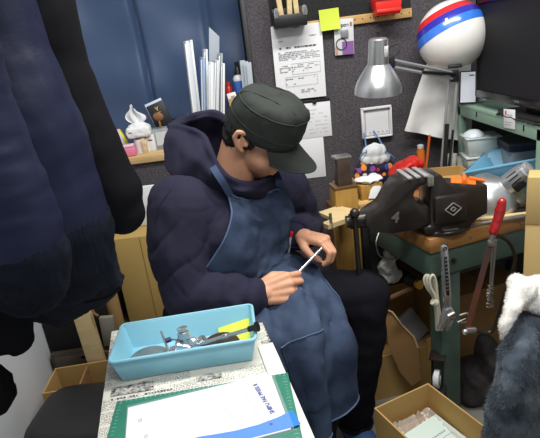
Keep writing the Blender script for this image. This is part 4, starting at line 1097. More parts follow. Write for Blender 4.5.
obj('headline', hl, INKD, NP, world=True)
# cutting mat
m0, m1, m2 = TP(118, 400, .7225), TP(288, 373, .7225), TP(319, 438, .7225)
mu = (m1 - m0); mw = mu.length; ma = math.atan2(mu.y, mu.x) + R(1)
mc = m0 + V((math.cos(ma), math.sin(ma), 0)) * mw / 2 + V((0, -0.008, 0)) + V((math.sin(ma), -math.cos(ma), 0)) * 0.12
MT = thing('cutting_mat', 'green cutting mat lying under the clear document sleeve', 'mat', (mc.x, mc.y, 0.7225), ma)
obj('mat', M().box((0, 0, 0.0015), (mw, 0.24, 0.003), 0.001), mat('mat_green', (44, 118, 98), 0.6, var=0.06, vscale=30), MT)
a = M()
for k in range(int(mw / 0.01)):
    x = -mw / 2 + 0.01 + k * 0.01; l = 0.009 if k % 5 == 0 else 0.005
    for y in (0.116, -0.116): a.quad((x, y - l / 2, 0.0032), (x + 0.0009, y - l / 2, 0.0032), (x + 0.0009, y + l / 2, 0.0032), (x, y + l / 2, 0.0032))
for k in range(23):
    y = -0.11 + k * 0.01; l = 0.009 if k % 5 == 0 else 0.005
    for x in (-mw / 2 + 0.009, mw / 2 - 0.009): a.quad((x - l / 2, y, 0.0032), (x + l / 2, y, 0.0032), (x + l / 2, y + 0.0009, 0.0032), (x - l / 2, y + 0.0009, 0.0032))
obj('scale_marking', a, mat('mat_line', (150, 196, 180), 0.6), MT)
# document sleeve
zz = 0.729
s0, s1, s2 = TP(126, 407, zz), TP(272, 372, zz), TP(304, 425, zz)
su = s1 - s0; sl = su.length; sa = math.atan2(su.y, su.x); sh = 0.180
sc_ = s0 + su / 2 + V((math.sin(sa), -math.cos(sa), 0)) * (sh / 2)
DS = thing('document_sleeve', 'clear sleeve of white documents with a blue-banded cover on the cutting mat', 'folder', (sc_.x, sc_.y, 0.7258), sa)
obj('papers', M().box((0, 0, 0.002), (sl - 0.008, sh - 0.008, 0.004), 0.0008), WHITE, DS)
# cover art: blue sweep along the near right corner
def local(px, py):
    p = TP(px, py, 0.7305); d = p - V((sc_.x, sc_.y, 0)); return V((d.x * math.cos(sa) + d.y * math.sin(sa), -d.x * math.sin(sa) + d.y * math.cos(sa), 0.0045))
up = [local(x, y) for x, y in ((196, 437), (215, 434), (235, 430.5), (258, 424.5), (278, 417), (292, 410))]
rt = local(301, 424)
a = M()
lowY = -sh / 2 + 0.006
vs = up + [V((rt.x, min(rt.y, up[-1].y - .01), 0.0045))] + [V((sl / 2 - 0.006, lowY, 0.0045)), V((up[0].x, lowY, 0.0045))]
a._faces(vs, [tuple(range(len(vs)))])
b2 = bmesh.ops.triangulate(a.bm, faces=a.bm.faces[:])
obj('blue_band', a, mat('cover_blue', (36, 122, 226), 0.5), DS)
PALEINK = mat('pale_ink', (190, 196, 210), 0.9)
tp0, tp1 = local(273, 413), local(255, 384)
td = tp1 - tp0; ta_ = math.atan2(td.y, td.x)
me = text_mesh('SHIRU FAE PRESS II', 0.0092, 0.0002, 0.00035)
w_ = max(v.co.x for v in me.vertices) - min(v.co.x for v in me.vertices)
me.transform(Matrix.Translation((tp0 + tp1) / 2) @ Matrix.Rotation(ta_, 4, 'Z') @ Matrix.Scale(td.length / w_, 4))
obj('title_lettering', me, INKBLUE, DS, label='blue title lettering')
for (x0, y0, x1, y1, n) in ((260, 420, 243, 388, 9), (268, 421, 262, 410, 4), (235, 424, 222, 402, 6)):
    a = M()
    q0, q1 = local(x0, y0), local(x1, y1); d = (q1 - q0) / n; pr2 = V((-d.y, d.x, 0)).normalized() * 0.0018
    for k in range(n):
        q = q0 + d * k; a.quad(q - pr2, q + d * .7 - pr2, q + d * .7 + pr2, q + pr2)
    obj('printed_text', a, PALEINK, DS)
q = local(271, 424)
a = M().cyl(q, q + V((0, 0, 0.0004)), 0.0035, n=16)
for (x0, y0) in ((140, 420), (146, 436)): 
    q = local(x0, y0); a.tube([q + V((0.0035 * math.cos(k * .6), 0.0035 * math.sin(k * .6), 0)) for k in range(10)], 0.0004, 5, True)
obj('mark', a, INKBLUE, DS)
obj('sleeve', M().box((0.002, 0, 0.0030), (sl, sh, 0.0056), 0.001), mat('sleeve_clear', (235, 240, 245), 0.12, alpha=0.10, spec=0.5), DS)
# tray
zr = 0.782
r0, r1, r2, r3 = Z(119, 325, zr), Z(249, 305, zr), Z(258, 338, zr), Z(113, 362, zr)
tw = ((r1 - r0).length + (r2 - r3).length) / 2; tdp = ((r3 - r0).length + (r2 - r1).length) / 2
trc = (r0 + r1 + r2 + r3) / 4; tra = math.atan2((r1 - r0).y + (r2 - r3).y, (r1 - r0).x + (r2 - r3).x)
TR = thing('blue_tray', 'light blue plastic tray of bicycle parts on the newspaper', 'tray', (trc.x, trc.y, 0.7205), tra)
a = M(); open_box(a, tw, tdp, zr - 0.7205, 0.003, 0.014, 0.006)
obj('body', a, TRAYB, TR)
hw_, hd_ = tw / 2, tdp / 2
def rrect(hx, hy, r, z, n=6):
    out = []
    for cx_, cy_, a0 in ((hx - r, hy - r, 0), (-hx + r, hy - r, 90), (-hx + r, -hy + r, 180), (hx - r, -hy + r, 270)):
        for k in range(n + 1): out.append(V((cx_ + r * math.cos(R(a0 + 90 * k / n)), cy_ + r * math.sin(R(a0 + 90 * k / n)), z)))
    return out
obj('rim', M().tube(rrect(hw_ + 0.001, hd_ + 0.001, 0.012, zr - 0.7215), 0.0038, 8, True), TRAYB, TR)
zf = 0.7245
def ontray(px, py, z=zf): return Z(px, py, z)
def trl(px, py, z): return Z(px, py, z)
# discs (chainrings / lockrings) standing flat against the front wall
c = ontray(148, 362, 0.73)
t = thing('steel_disc', 'dull steel disc leaning in the left of the blue tray', 'disc', (c.x, c.y + 0.012, 0.7295), rot=(R(5), 0, tra))
obj('plate', M().lathe([(0.0001, 0.001), (0.047, 0.001), (0.049, 0), (0.047, -0.001), (0.0001, -0.001)], n=40), STEEL, t)
obj('hub', M().cyl((0, 0, 0.001), (0, 0, 0.003), 0.012), DARKMETAL, t)
c = ontray(220, 350, 0.735)
t = thing('bronze_disc', 'bronze-brown disc leaning in the right of the blue tray', 'disc', (c.x, c.y + 0.008, 0.738), rot=(R(12), R(-4), tra))
obj('plate', M().lathe([(0.0001, 0.0015), (0.046, 0.0015), (0.048, 0), (0.046, -0.0015), (0.0001, -0.0015)], n=40), mat('bronze', (120, 104, 84), 0.3, 0.9), t)
obj('hub', M().cyl((0, 0, 0.0015), (0, 0, 0.003), 0.013), DARKMETAL, t)
# lime sticky pad
c = ontray(236, 335, 0.738)
t = thing('lime_pad', 'lime green paper pad lying in the right end of the blue tray', 'pad', (c.x, c.y + 0.012, 0.735), rot=(R(12), R(-10), tra))
obj('sheets', M().box((0, 0, 0), (0.085, 0.07, 0.008), 0.001), LIME, t)
# lever tool across the tray
k0, k1 = trl(197, 345, 0.745), trl(256, 327, 0.795)
LV = thing('chrome_lever', 'chrome corkscrew-like lever tool lying across the blue tray', 'tool', k0)
obj('rod', M().cyl(k0, k0 + (k1 - k0) * 0.9, 0.0048).cyl(k0 + (k1 - k0) * .45, k0 + (k1 - k0) * .52, 0.0062), CHROME, LV, world=True)
obj('end_cap', M().cyl(k0 + (k1 - k0) * .88, k1, 0.0065).cyl(k1, k1 + (k1 - k0) * 0.03, 0.0115), DARKMETAL, LV, world=True)
b0 = trl(184, 346, 0.742)
obj('block', M().box(b0, (0.042, 0.03, 0.026), 0.007, rot=(R(10), R(20), tra)).ell(trl(193, 342, 0.75), (0.014, 0.012, 0.012)).ell(trl(176, 350, 0.737), (0.02, 0.013, 0.01)), CHROME, LV, world=True)
n0, n1 = trl(186, 343, 0.75), trl(182, 328, 0.786)
kb = obj('knurled_knob', M().cyl(n0, n0 + (n1 - n0) * .3, 0.007), CHROME, LV, world=True)
obj('grip', M().lathe([(0.010, 0), (0.0145, 0.002), (0.0145, 0.015), (0.012, 0.017), (0.007, 0.018)], n0 + (n1 - n0) * .3, n1 - n0, 24).lathe([(0.010, 0.018), (0.0125, 0.020), (0.0125, 0.027), (0.009, 0.029), (0.0001, 0.029)], n0 + (n1 - n0) * .3, n1 - n0, 24), CHROME, kb, world=True)
obj('arm', M().tube([trl(193, 345, 0.744), trl(202, 337, 0.755), trl(206, 341, 0.752)], 0.005, sm=4).tube([trl(176, 351, .738), trl(197, 352, .738), trl(210, 347, .738)], 0.004, sm=4), STEEL, LV, world=True)
# second rod with blue fitting standing near the middle
j0, j1 = trl(169, 352, 0.735), trl(161, 331, 0.775)
RT = thing('steel_key', 'thin steel key with a blue fitting leaning on the chrome lever', 'tool', j0)
obj('stem', M().tube([j0, j1], 0.0028), STEEL, RT, world=True)
obj('fitting', M().cyl(trl(166, 341, 0.755), trl(171, 339, 0.756), 0.006), mat('navy_plastic', (30, 40, 90), 0.35), RT, world=True)
obj('cross_rod', M().tube([trl(171, 339, .756), trl(186, 341, .752)], 0.002), STEEL, RT, world=True)
obj('tip', M().cyl(trl(169, 352, 0.735), trl(172, 357, 0.733), 0.005, 0.007), LGREY, RT, world=True)
# ================================================================ left: sill, shelf goods
SILL = 1.023
def S(px, py): return Z(px, py, SILL)
# cardboard box, white panel under the sill
c = W(145, 260, 1.80)
t = thing('tall_box', 'tall yellowish cardboard box standing behind the seated man', 'carton', (-0.395, 1.89, 0), R(-3))
zt = W(150, 236, 1.80).z
obj('body', M().box((0, 0, zt / 2), (0.42, 0.17, zt), 0.004), mat('yellow_cardboard', (176, 146, 84), 0.85, var=0.05, vscale=4), t)
x_ = W(149, 280, 1.80).x + 0.395
obj('seam', M().box((x_, -0.0855, zt / 2), (0.003, 0.001, zt - 0.01)), CARDD, t)
c = W(130, 212, 1.86)
t = thing('white_board', 'white board with rounded corners standing on the tall cardboard box', 'board', (-0.42, 1.93, zt + 0.001), R(-3))
zb = W(130, 188, 1.93).z
obj('board', M().box((0, 0, (zb - zt) / 2), (0.34, 0.014, zb - zt), 0.005), mat('white_laminate', (226, 228, 232), 0.5), t)
# tissues
TSP = W(143, 145, 2.10)
t = thing('tissue_box', 'white soft tissue pack with a tissue pulled up on the wooden sill', 'tissues', (TSP.x - 0.004, 2.10, SILL), R(4))
obj('stand', M().lathe([(0.028, 0), (0.026, 0.055)], n=24, sx=1.1), WHITE, t)
b = M().box((0, 0, 0.085), (0.098, 0.075, 0.045), 0.012).ell((0, 0, 0.105), (0.04, 0.03, 0.018))
me = blob(b, 0.004, 3); displace(me, lambda p, n: 0.003 * noise.noise(p * 70))
obj('pack', me, WHITE, t)
rws = []
for i in range(12):
    s = i / 11; w = 0.010 + 0.030 * math.sin(min(1, s * 1.15) * math.pi) ** 0.8 + 0.001
    rws.append([((-w + 2 * w * j / 10) - 0.008 * s, 0.008 * math.sin(j * 1.3 + s * 2) * (0.4 + s), 0.115 + 0.060 * s + 0.022 * s * (1 - abs(j - 3.5) / 5)) for j in range(11)])
obj('tissue', M().grid(rws, 0.0008), WHITE, t)
obj('printed_mark', M().box((-0.03, -0.0385, 0.088), (0.014, 0.0008, 0.003)), INKD, t)
a = M().box((0.012, -0.036, 0.03), (0.014, 0.004, 0.06), 0.001).box((0.025, -0.036, 0.027), (0.006, 0.004, 0.055), 0.001)
obj('clip', a, WOODP, t)
c = W(152, 144, 2.11)
t = thing('white_carton', 'small white carton with dark print beside the tissue pack', 'box', (c.x + 0.002, 2.11, SILL), R(-4))
obj('body', M().box((0, 0, 0.033), (0.03, 0.04, 0.066), 0.002), WHITE, t)
obj('printed_mark', M().box((0, -0.0203, 0.045), (0.016, 0.0006, 0.005)), INKD, t)
# pink pouch and items left
c = W(126, 148, 2.05)
t = thing('pink_case', 'small pink case lying on the sill beside the hanging coats', 'case', (c.x, 2.05, SILL), R(8))
obj('body', M().box((0, 0, 0.018), (0.075, 0.05, 0.036), 0.008), mat('pink_plastic', (216, 120, 150), 0.5), t)
obj('lid', M().box((-0.003, 0.002, 0.041), (0.072, 0.046, 0.009), 0.003), mat('pale_pink', (228, 190, 200), 0.5), t)
c = S(121, 140)
t = thing('yellow_tape', 'bright yellow flat holder leaning behind the pink case', 'holder', (W(129, 140, 2.13).x, 2.13, SILL), rot=(R(-8), R(-22), 0))
obj('holder', M().box((0, 0, 0.062), (0.02, 0.02, 0.09), 0.008), mat('yellow_plastic', (236, 214, 40), 0.4), t)
obj('foot', M().box((0, 0, 0.012), (0.03, 0.03, 0.024), 0.004), LGREY, t)
t = thing('grey_dispenser', 'grey and white folded packet leaning between the coats and yellow holder', 'packet', (W(122, 140, 2.12).x, 2.12, SILL), rot=(R(-6), R(-20), 0))
obj('body', M().box((0, 0, 0.055), (0.016, 0.05, 0.11), 0.004).box((0.016, 0, 0.05), (0.006, 0.05, 0.10), 0.002), GREY, t)
obj('edge', M().box((0.022, -0.001, 0.05), (0.004, 0.052, 0.1), 0.001), WHITE, t)
# clear desk caddy with notebook and brush
c = W(163, 142, 2.13)
CD = thing('clear_caddy', 'clear grey plastic desk caddy on the sill behind the hood', 'caddy', (c.x + 0.006, 2.13, SILL), R(0))
a = M(); open_box(a, 0.085, 0.06, 0.085, 0.002, 0.002)
obj('body', a, mat('smoke_clear', (186, 196, 204), 0.2, alpha=0.45), CD)
obj('base', M().box((0, 0, 0.006), (0.08, 0.056, 0.01), 0.001), mat('navy_base', (50, 56, 76), 0.5), CD)
obj('label', M().box((-0.0, -0.0306, 0.045), (0.05, 0.0008, 0.055)), mat('pale_label', (196, 200, 204), 0.6), CD)
c = W(158, 104, 2.2)
NB = thing('black_notebook', 'black notebook with a small gold emblem standing behind the tissues', 'notebook', (c.x + 0.002, 2.20, c.z - 0.055), rot=(R(-8), R(-16), R(6)))
obj('cover', M().box((0, 0, 0.012), (0.075, 0.012, 0.10), 0.002), mat('black_leatherette', (24, 26, 30), 0.5), NB)
obj('page_block', M().box((-0.004, 0.008, 0.018), (0.075, 0.008, 0.11), 0.001), mat('blue_white_pages', (200, 214, 232), 0.6), NB)
a = M().prism([(-0.008, 0.01), (-0.002, 0.0), (-0.002, -0.006), (0.002, -0.006), (0.002, 0), (0.008, 0.01), (0.004, 0.011), (0, 0.004), (-0.004, 0.011)], -0.0065, -0.0058, (0, 0, 0.035)).box((0, -0.0062, 0.021), (0.018, 0.0006, 0.0025))
obj('gold_emblem', a, mat('gold_print', (206, 176, 90), 0.4), NB)
solo('black_pouch', M().box((0, 0, 0.05), (0.13, 0.05, 0.10), 0.015), mat('black_cloth2', (18, 20, 26), 0.8), 'black soft pouch on the sill under the notebook', 'pouch', (W(172, 125, 2.24).x, 2.255, SILL))
c = W(156, 117, 2.08)
BR = thing('round_brush', 'brown round-headed brush standing in the clear caddy', 'brush', (c.x, 2.13, SILL + 0.012))
zz_ = W(156, 117, 2.13).z - SILL - 0.012
obj('head', M().ell((0, 0, zz_), (0.022, 0.008, 0.017), (0, R(12), 0)), mat('brown_leather', (132, 88, 58), 0.6), BR)
obj('handle', M().tube([(0.005, 0, 0.0), (0, 0, zz_ - 0.01)], 0.004), WOODT, BR)
# document files standing upright
FILEM = [mat('frosted_sleeve', (214, 218, 222), 0.35), mat('white_sleeve', (232, 234, 236), 0.4), mat('clear_sleeve', (190, 200, 208), 0.25, alpha=0.7), mat('blue_tint_sleeve', (150, 176, 210), 0.3)]
FH = thing('file_holder', 'white wire file rack on the sill behind the capped man', 'rack', (W(205, 105, 2.16).x, 2.17, SILL))
obj('base', M().box((0, 0, 0.004), (0.18, 0.12, 0.008), 0.002), WHITE, FH)
a = M()
for k in range(8): a.tube([(-0.085 + 0.0243 * k, -0.055, 0.004), (-0.085 + 0.0243 * k, -0.055, 0.09), (-0.085 + 0.0243 * k, 0.055, 0.12), (-0.085 + 0.0243 * k, 0.055, 0.004)], 0.0018, 6)
obj('wire', a, CHROME, FH)
fls = [  # pixel foot, pixel top, thickness, depth, y, material, label
    (194, 108, 186, 41, 0.014, 0.05, 2.14, 0, 'grey-edged frosted sleeve leaning furthest toward the curtain fold'),
    (198, 108, 190, 40, 0.010, 0.05, 2.16, 1, 'white sleeve leaning just right of the outermost frosted one'),
    (203, 108, 202, 57, 0.008, 0.06, 2.13, 3, 'blue-tinted short sleeve in the middle of the file rack'),
    (206, 108, 205, 49, 0.008, 0.06, 2.15, 1, 'thin white sleeve with a curled top edge in the rack'),
    (212, 108, 212, 27, 0.005, 0.09, 2.19, 2, 'tallest grey clear folder rising above the other sleeves'),
    (210, 108, 210, 62, 0.014, 0.07, 2.12, 1, 'thick white file standing front centre in the rack'),
    (215, 108, 216, 60, 0.011, 0.07, 2.13, 0, 'frosted file standing right of the thick white file'),
    (219, 108, 220, 53, 0.008, 0.06, 2.15, 2, 'clear sleeve at the right side of the rack'),
    (222, 108, 222, 63, 0.008, 0.06, 2.12, 1, 'shortest white sleeve closing the right end of the rack')]
for i, (fx_, fy, tx, ty, th, dp, y, mi, lb) in enumerate(fls):
    p0, p1 = W(fx_, fy, y), W(tx, ty, y)
    base_ = V((p0.x + (p0.x - p1.x) / (p1.z - p0.z) * (p0.z - SILL - 0.009), y, SILL + 0.009)); d = p1 - base_; L_ = d.length
    t = thing('document_file', lb, 'folder', base_, rot=(0, math.atan2(d.x, d.z), 0), group='document files in the rack')
    a = M()
    wdt = 0.0 + th
    prf = [(-wdt / 2, 0), (wdt / 2, 0), (wdt / 2, L_ - (0.0 if i != 4 else 0.03)), (-wdt / 2, L_)]
    if i == 4: prf = [(-0.012, 0), (0.028, 0), (0.03, L_ - 0.035), (-0.012, L_)]; a.prism(prf, -0.004, 0.004, bev=0.001)
    else: a.prism(prf, -dp / 2, dp / 2, rot=(0, 0, R(18)), bev=0.002)
    obj('sleeve', a, FILEM[mi], t)
    if i != 4: obj('spine', M().box((0, -dp / 2 - 0.001, L_ / 2), (th * .5, 0.002, L_ - 0.02), 0.0006, rot=None), FILEM[(mi + 1) % 2], t)
# cardboard box of small goods
c = W(238, 104, 2.12)
GB = thing('goods_box', 'small open cardboard box of bottles behind the cap', 'box', (c.x + 0.008, 2.165, SILL))
zt2 = W(244, 97, 2.12).z - SILL
a = M(); open_box(a, 0.085, 0.09, zt2, 0.003)
obj('body', a, CARD, GB)
obj('shelf', M().box((0, 0, zt2 * .5), (0.078, 0.083, zt2 - 0.03), 0.002), CARDD, GB)
zg = SILL + zt2 - 0.014
c = W(238, 79, 2.15)
t = thing('white_bottle', 'bottle with a round white cap and blue label in the cardboard box', 'bottle', (c.x, 2.17, zg))
zc_ = c.z - zg
obj('body', M().lathe([(0.02, 0), (0.022, 0.003), (0.022, zc_ - 0.012), (0.018, zc_ - 0.008)]), mat('blue_label', (60, 100, 180), 0.4), t)
obj('cap', M().lathe([(0.018, zc_ - 0.010), (0.021, zc_ - 0.008), (0.021, zc_ + 0.004), (0.014, zc_ + 0.014), (0.0001, zc_ + 0.016)]), LGREY, t)
c = W(233, 85, 2.12)
t = thing('label_carton', 'small white carton with a black barcode patch in front of the white bottle', 'box', (W(231, 86, 2.13).x, 2.132, zg), rot=(R(0), R(-8), R(8)))
obj('body', M().box((0, 0, 0.018), (0.036, 0.016, 0.036), 0.001), WHITE, t)
obj('patch', M().box((0.004, -0.0083, 0.018), (0.018, 0.0006, 0.012)), INK, t)
c = W(226, 73, 2.16)
t = thing('red_bottle', 'small red bottle behind the document files', 'bottle', (W(226, 80, 2.20).x + 0.006, 2.20, zg))
obj('body', M().lathe([(0.012, 0), (0.013, 0.003), (0.013, 0.05), (0.007, 0.06)]), RED, t)
obj('cap', M().cyl((0, 0, 0.06), (0, 0, 0.075), 0.008), RED, t)
c = W(236, 92, 2.12)
t = thing('yellow_packet', 'yellow and lime packet lying on the rim of the cardboard box', 'packet', (W(240, 92, 2.12).x, 2.125, SILL + zt2 + 0.004), rot=(R(20), R(-12), R(12)))
obj('body', M().box((0, 0, 0), (0.05, 0.03, 0.012), 0.003), mat('yellow_print', (222, 220, 70), 0.5), t)
obj('stripe', M().box((0, -0.0005, 0.0), (0.02, 0.0305, 0.0125), 0.002), INKD, t)
t = thing('black_spray', 'slim black bottle standing behind the white-capped bottle', 'bottle', (W(236, 60, 2.26).x, 2.255, SILL))
zk = W(236, 62, 2.26).z - SILL
obj('body', M().lathe([(0.014, 0), (0.016, 0.004), (0.016, zk - 0.04), (0.009, zk - 0.02)]), BLACK, t)
obj('nozzle', M().cyl((0, 0, zk - 0.02), (0, 0, zk), 0.009), BLACK, t)
for i, (x0, x1, y) in enumerate(((243, 244, 2.13), (249, 247.5, 2.115), (255, 250.5, 2.10))):
    p1 = W(x1, 60 + i, y)
    t = thing('plastic_sleeve', ('clear plastic sleeve standing against the box of bottles', 'middle clear plastic sleeve by the partition edge', 'clear plastic sleeve pressed on the partition edge')[i], 'folder', (p1.x - 0.012 - 0.006, y, SILL), rot=(0, R(2), 0), group='clear sleeves by the partition edge')
    obj('sleeve', M().box((0, 0, (p1.z - SILL) / 2), (0.02, 0.003, p1.z - SILL), 0.001), FILEM[2], t)

# ================================================================ left floor: cabinet, plank, bin
c = W(68, 372, 1.55)
zc1 = W(70, 354, 1.64).z
CB = thing('drawer_cabinet', 'low dark wooden drawer cabinet against the white wall', 'cabinet', (-0.71, 1.78, 0), 0)
obj('body', M().box((0, 0, zc1 / 2), (0.32, 0.26, zc1), 0.003), mat_wood('dark_walnut', (84, 74, 64), (66, 58, 50)), CB)
for k in range(3):
    z_ = zc1 - 0.042 - k * 0.072
    d = obj('drawer', M().box((0, -0.133, z_), (0.29, 0.012, 0.062), 0.003), mat_wood('walnut_%d' % k, (96, 84, 72), (76, 66, 56)), CB)
    obj('handle_slot', M().prism([(-0.05, 0.0), (0.05, 0.0), (0.042, -0.012), (-0.042, -0.012)], -0.1398, -0.1385, (0, 0, z_ + 0.026)), BLACKM, d)
t = thing('black_case', 'black upright case standing on the dark drawer cabinet', 'case', (-0.757, 1.78, zc1))
zc2 = W(70, 262, 1.66).z
obj('body', M().box((0, 0, (zc2 - zc1) / 2), (0.23, 0.22, zc2 - zc1), 0.008), BLACKM, t)
obj('handle', M().tube([(-0.05, 0, zc2 - zc1), (-0.05, 0, zc2 - zc1 + 0.025), (0.05, 0, zc2 - zc1 + 0.025), (0.05, 0, zc2 - zc1)], 0.006), BLACK, t)
# plank, cardboard slat, cable
zp = W(91, 300, 1.60).z
p_ = W(93, 330, 1.62)
t = thing('wooden_plank', 'pale wooden plank standing upright beside the dark cabinet', 'plank', (W(94, 340, 1.60).x, 1.60, 0), rot=(0, R(-1.5), 0))
obj('board', M().box((0, 0, zp / 2), (0.062, 0.022, zp), 0.002), WOODP, t)
p2 = W(95, 313, 1.59); px_ = p2.x - W(94, 340, 1.60).x + p2.z * math.tan(R(1.5))
obj('peg', M().tube([(px_ - .004, -0.012, p2.z + 0.014), (px_, -0.016, p2.z), (px_ + .008, -0.012, p2.z - 0.012)], 0.0045, sm=3), WOODT, t)
p_ = W(112, 310, 1.70)
t = thing('paper_tube', 'tan cardboard roll standing between the plank and the tall box', 'roll', (p_.x, 1.72, 0), 0)
zt3 = W(108, 286, 1.72).z
obj('tube', M().lathe([(0.026, 0), (0.026, zt3), (0.022, zt3), (0.022, 0)], n=28, close=True), mat('tan_roll', (170, 138, 90), 0.8), t)
obj('end_rim', M().lathe([(0.0265, zt3 - 0.006), (0.0265, zt3 + 0.001), (0.0215, zt3 + 0.001), (0.0215, zt3 - 0.006)], n=28, close=True), CARD, t)
t = thing('clear_packet', 'small clear packet hanging behind the plank above the table corner', 'packet', (W(109, 330, 1.66).x, 1.655, W(109, 330, 1.66).z), rot=(0, R(4), 0))
obj('body', M().box((0, 0, 0.0), (0.05, 0.02, 0.12), 0.004), mat('dull_clear', (150, 146, 134), 0.3), t)
obj('stem', M().box((0, 0.006, -0.2), (0.014, 0.006, 0.32), 0.001), CARDD, t)
# open brown carton beside the cabinet
p_ = W(72, 378, 1.45)
t = thing('low_carton', 'low open brown carton on the floor behind the black bin', 'carton', (-0.66, 1.49, 0), R(3))
zl = W(60, 390, 1.42).z
a = M(); open_box(a, 0.30, 0.14, zl, 0.005)
obj('body', a, CARD, t)
obj('divider', M().box((-0.04, 0, zl * .5), (0.006, 0.13, zl - 0.02)), CARDD, t)
# bin
b0, b1 = W(25, 408, 1.20), W(104, 392, 1.20)
BT = 0.41
l0, l1, l2 = Z(30, 408, BT), Z(43, 384, BT), Z(103, 385, BT)
bw = 0.26; bc = V(((l1.x + 0.10), 1.28, 0))
BI = thing('waste_bin', 'black waste bin with a rounded lid left of the table', 'bin', (-0.64, 1.31, 0), R(-4))
obj('body', M().lathe([(0.11, 0), (0.118, 0.01), (0.135, BT - 0.07)], n=40, sx=1.08, sy=0.9), BLACK, BI)
def sup(r, z, n=48, e=4.5, sx=1.1, sy=0.95):
    out = []
    for k in range(n):
        a_ = 2 * math.pi * k / n; c_, s_ = math.cos(a_), math.sin(a_)
        q = (abs(c_) ** e + abs(s_) ** e) ** (-1 / e); out.append(V((r * sx * q * c_, r * sy * q * s_, z)))
    return out
def loft(rings):
    n = len(rings[0]); vs = [p for r in rings for p in r]; fs = []
    for i in range(len(rings) - 1):
        for k in range(n):
            k2 = (k + 1) % n; fs.append((i * n + k, i * n + k2, (i + 1) * n + k2, (i + 1) * n + k))
    fs.append(tuple(range(n - 1, -1, -1))); fs.append(tuple((len(rings) - 1) * n + k for k in range(n)))
    return M()._faces(vs, fs)
obj('lid', loft([sup(0.136, BT - 0.065), sup(0.142, BT - 0.06), sup(0.142, BT - 0.03), sup(0.138, BT - 0.012), sup(0.126, BT - 0.002), sup(0.10, BT + 0.004), sup(0.05, BT + 0.006)]), mat('bin_black', (34, 34, 36), 0.5, var=0.1, vscale=20), BI)
me = loft([sup(0.137, BT - 0.14), sup(0.141, BT - 0.12), sup(0.139, BT - 0.09), sup(0.141, BT - 0.068), sup(0.136, BT - 0.066)]).mesh()
bm_ = bmesh.new(); bm_.from_mesh(me); bmesh.ops.subdivide_edges(bm_, edges=bm_.edges[:], cuts=2, use_grid_fill=True); bm_.to_mesh(me); bm_.free()
displace(me, lambda p, n: 0.005 * noise.noise(V((p.x * 60, p.y * 60, p.z * 25))))
obj('bin_liner', me, mat('liner_black', (40, 40, 44), 0.22), BI)

# ================================================================ coats hanging on the left
CN1 = mat('navy_shell', (23, 28, 52), 0.5, spec=0.25, bump=0.05, bscale=140)
CN2 = mat('navy_rib', (20, 23, 34), 0.9, spec=0.1, bump=0.3, bscale=200, stretch=(1, 1, 0.15))
CB1 = mat('black_wool', (12, 12, 17), 0.85, spec=0.15)
CB2 = mat('black_shell', (30, 32, 44), 0.5, spec=0.25)
RAILZ = 1.80
RL = thing('clothes_rail', 'metal clothes rail from which the dark coats hang', 'rail', (-0.55, 0.8, RAILZ), 0)
obj('rail_bar', M().tube([(-0.33, 0.1, 0), (0.22, 0.1, 0)], 0.012), ALU, RL)
obj('bracket', M().box((-0.325, 0.1, 0), (0.012, 0.06, 0.06), 0.003), ALU, RL)
def pucker(scale, amp, ax):
    def fn(p, n):
        u = p.dot(ax)
        return amp * (noise.noise(V((p.x * 5, p.y * 5, 0)) + ax * (u * scale)) + 0.5 * noise.noise(V((p.x * 12, p.y * 12, 7)) + ax * (u * scale * 2.2)))
    return fn
def jacket(name, lb, cat, Y, centre, cuff, m, mc, amp=0.006, sc_=26, flat=0.75, body=None, vox=0.007):
    root = thing(name, lb, cat, W(centre[-1][0], centre[-1][1], Y))
    b = M()
    for ch in [centre] + (body or []):
        pts = [W(x, y, Y + dy) for x, y, r, dy in ch]; rs = [r * Y / FPX for x, y, r, dy in ch]
        b.chain(pts, rs)
    me = blob(b, vox, 5)
    ax = (W(centre[0][0], centre[0][1], Y) - W(centre[-1][0], centre[-1][1], Y)).normalized()
    displace(me, pucker(sc_, amp, ax))
    o = obj('shell', me, m, root, world=True)
    if cuff:
        b = M(); pts = [W(x, y, Y + dy) for x, y, r, dy in cuff]; rs = [r * Y / FPX for x, y, r, dy in cuff]; b.chain(pts, rs)
        me = blob(b, vox, 4)
        ax2 = (pts[0] - pts[-1]).normalized(); sd_ = ax2.cross(V((0, 1, 0))).normalized()
        displace(me, lambda p, n: 0.0016 * math.sin(p.dot(sd_) * 900) + 0.003 * noise.noise(p * 25))
        obj('knit_cuff', me, mc, root, world=True)
    return root
# nearest padded sleeve
jacket('padded_jacket', 'navy padded jacket with a knitted cuff hanging nearest at the left edge', 'jacket', 0.74,
       [(-85, -150, 60, 0), (-64, 20, 48, 0), (-34, 110, 46, 0), (-6, 180, 46, 0), (18, 232, 48, 0), (25, 256, 44, 0)],
       [(26, 256, 46, 0), (28, 272, 44, 0), (28, 281, 40, 0)], CN1, CN2, 0.004, 30)
# second jacket, its body behind the first sleeve
jacket('bomber_jacket', 'navy bomber jacket with a dark ribbed hem hanging second from the wall', 'jacket', 0.92,
       [(-75, -140, 75, 0), (-42, -20, 60, 0), (-12, 60, 57, 0), (20, 130, 60, 0), (44, 195, 58, 0), (56, 230, 56, 0)],
       [(58, 232, 57, 0), (63, 252, 53, 0), (64, 262, 48, 0)], CN1, CN2, 0.003, 16,
       body=[[(-80, -100, 70, 0.02), (-50, 100, 70, 0.02), (-10, 225, 65, 0.02)]])
jacket('black_coat', 'long black coat hanging behind the two navy jackets', 'coat', 1.06,
       [(2, -110, 60, 0), (26, -10, 42, 0), (47, 70, 38, 0), (80, 140, 37, 0), (110, 192, 33, 0), (122, 213, 24, 0)],
       None, CB1, CB1, 0.004, 12, body=[[(0, -100, 50, .02), (30, 100, 45, .02), (78, 200, 38, .02), (108, 218, 18, 0)], [(100, 218, 16, 0), (130, 218, 14, 0)]])
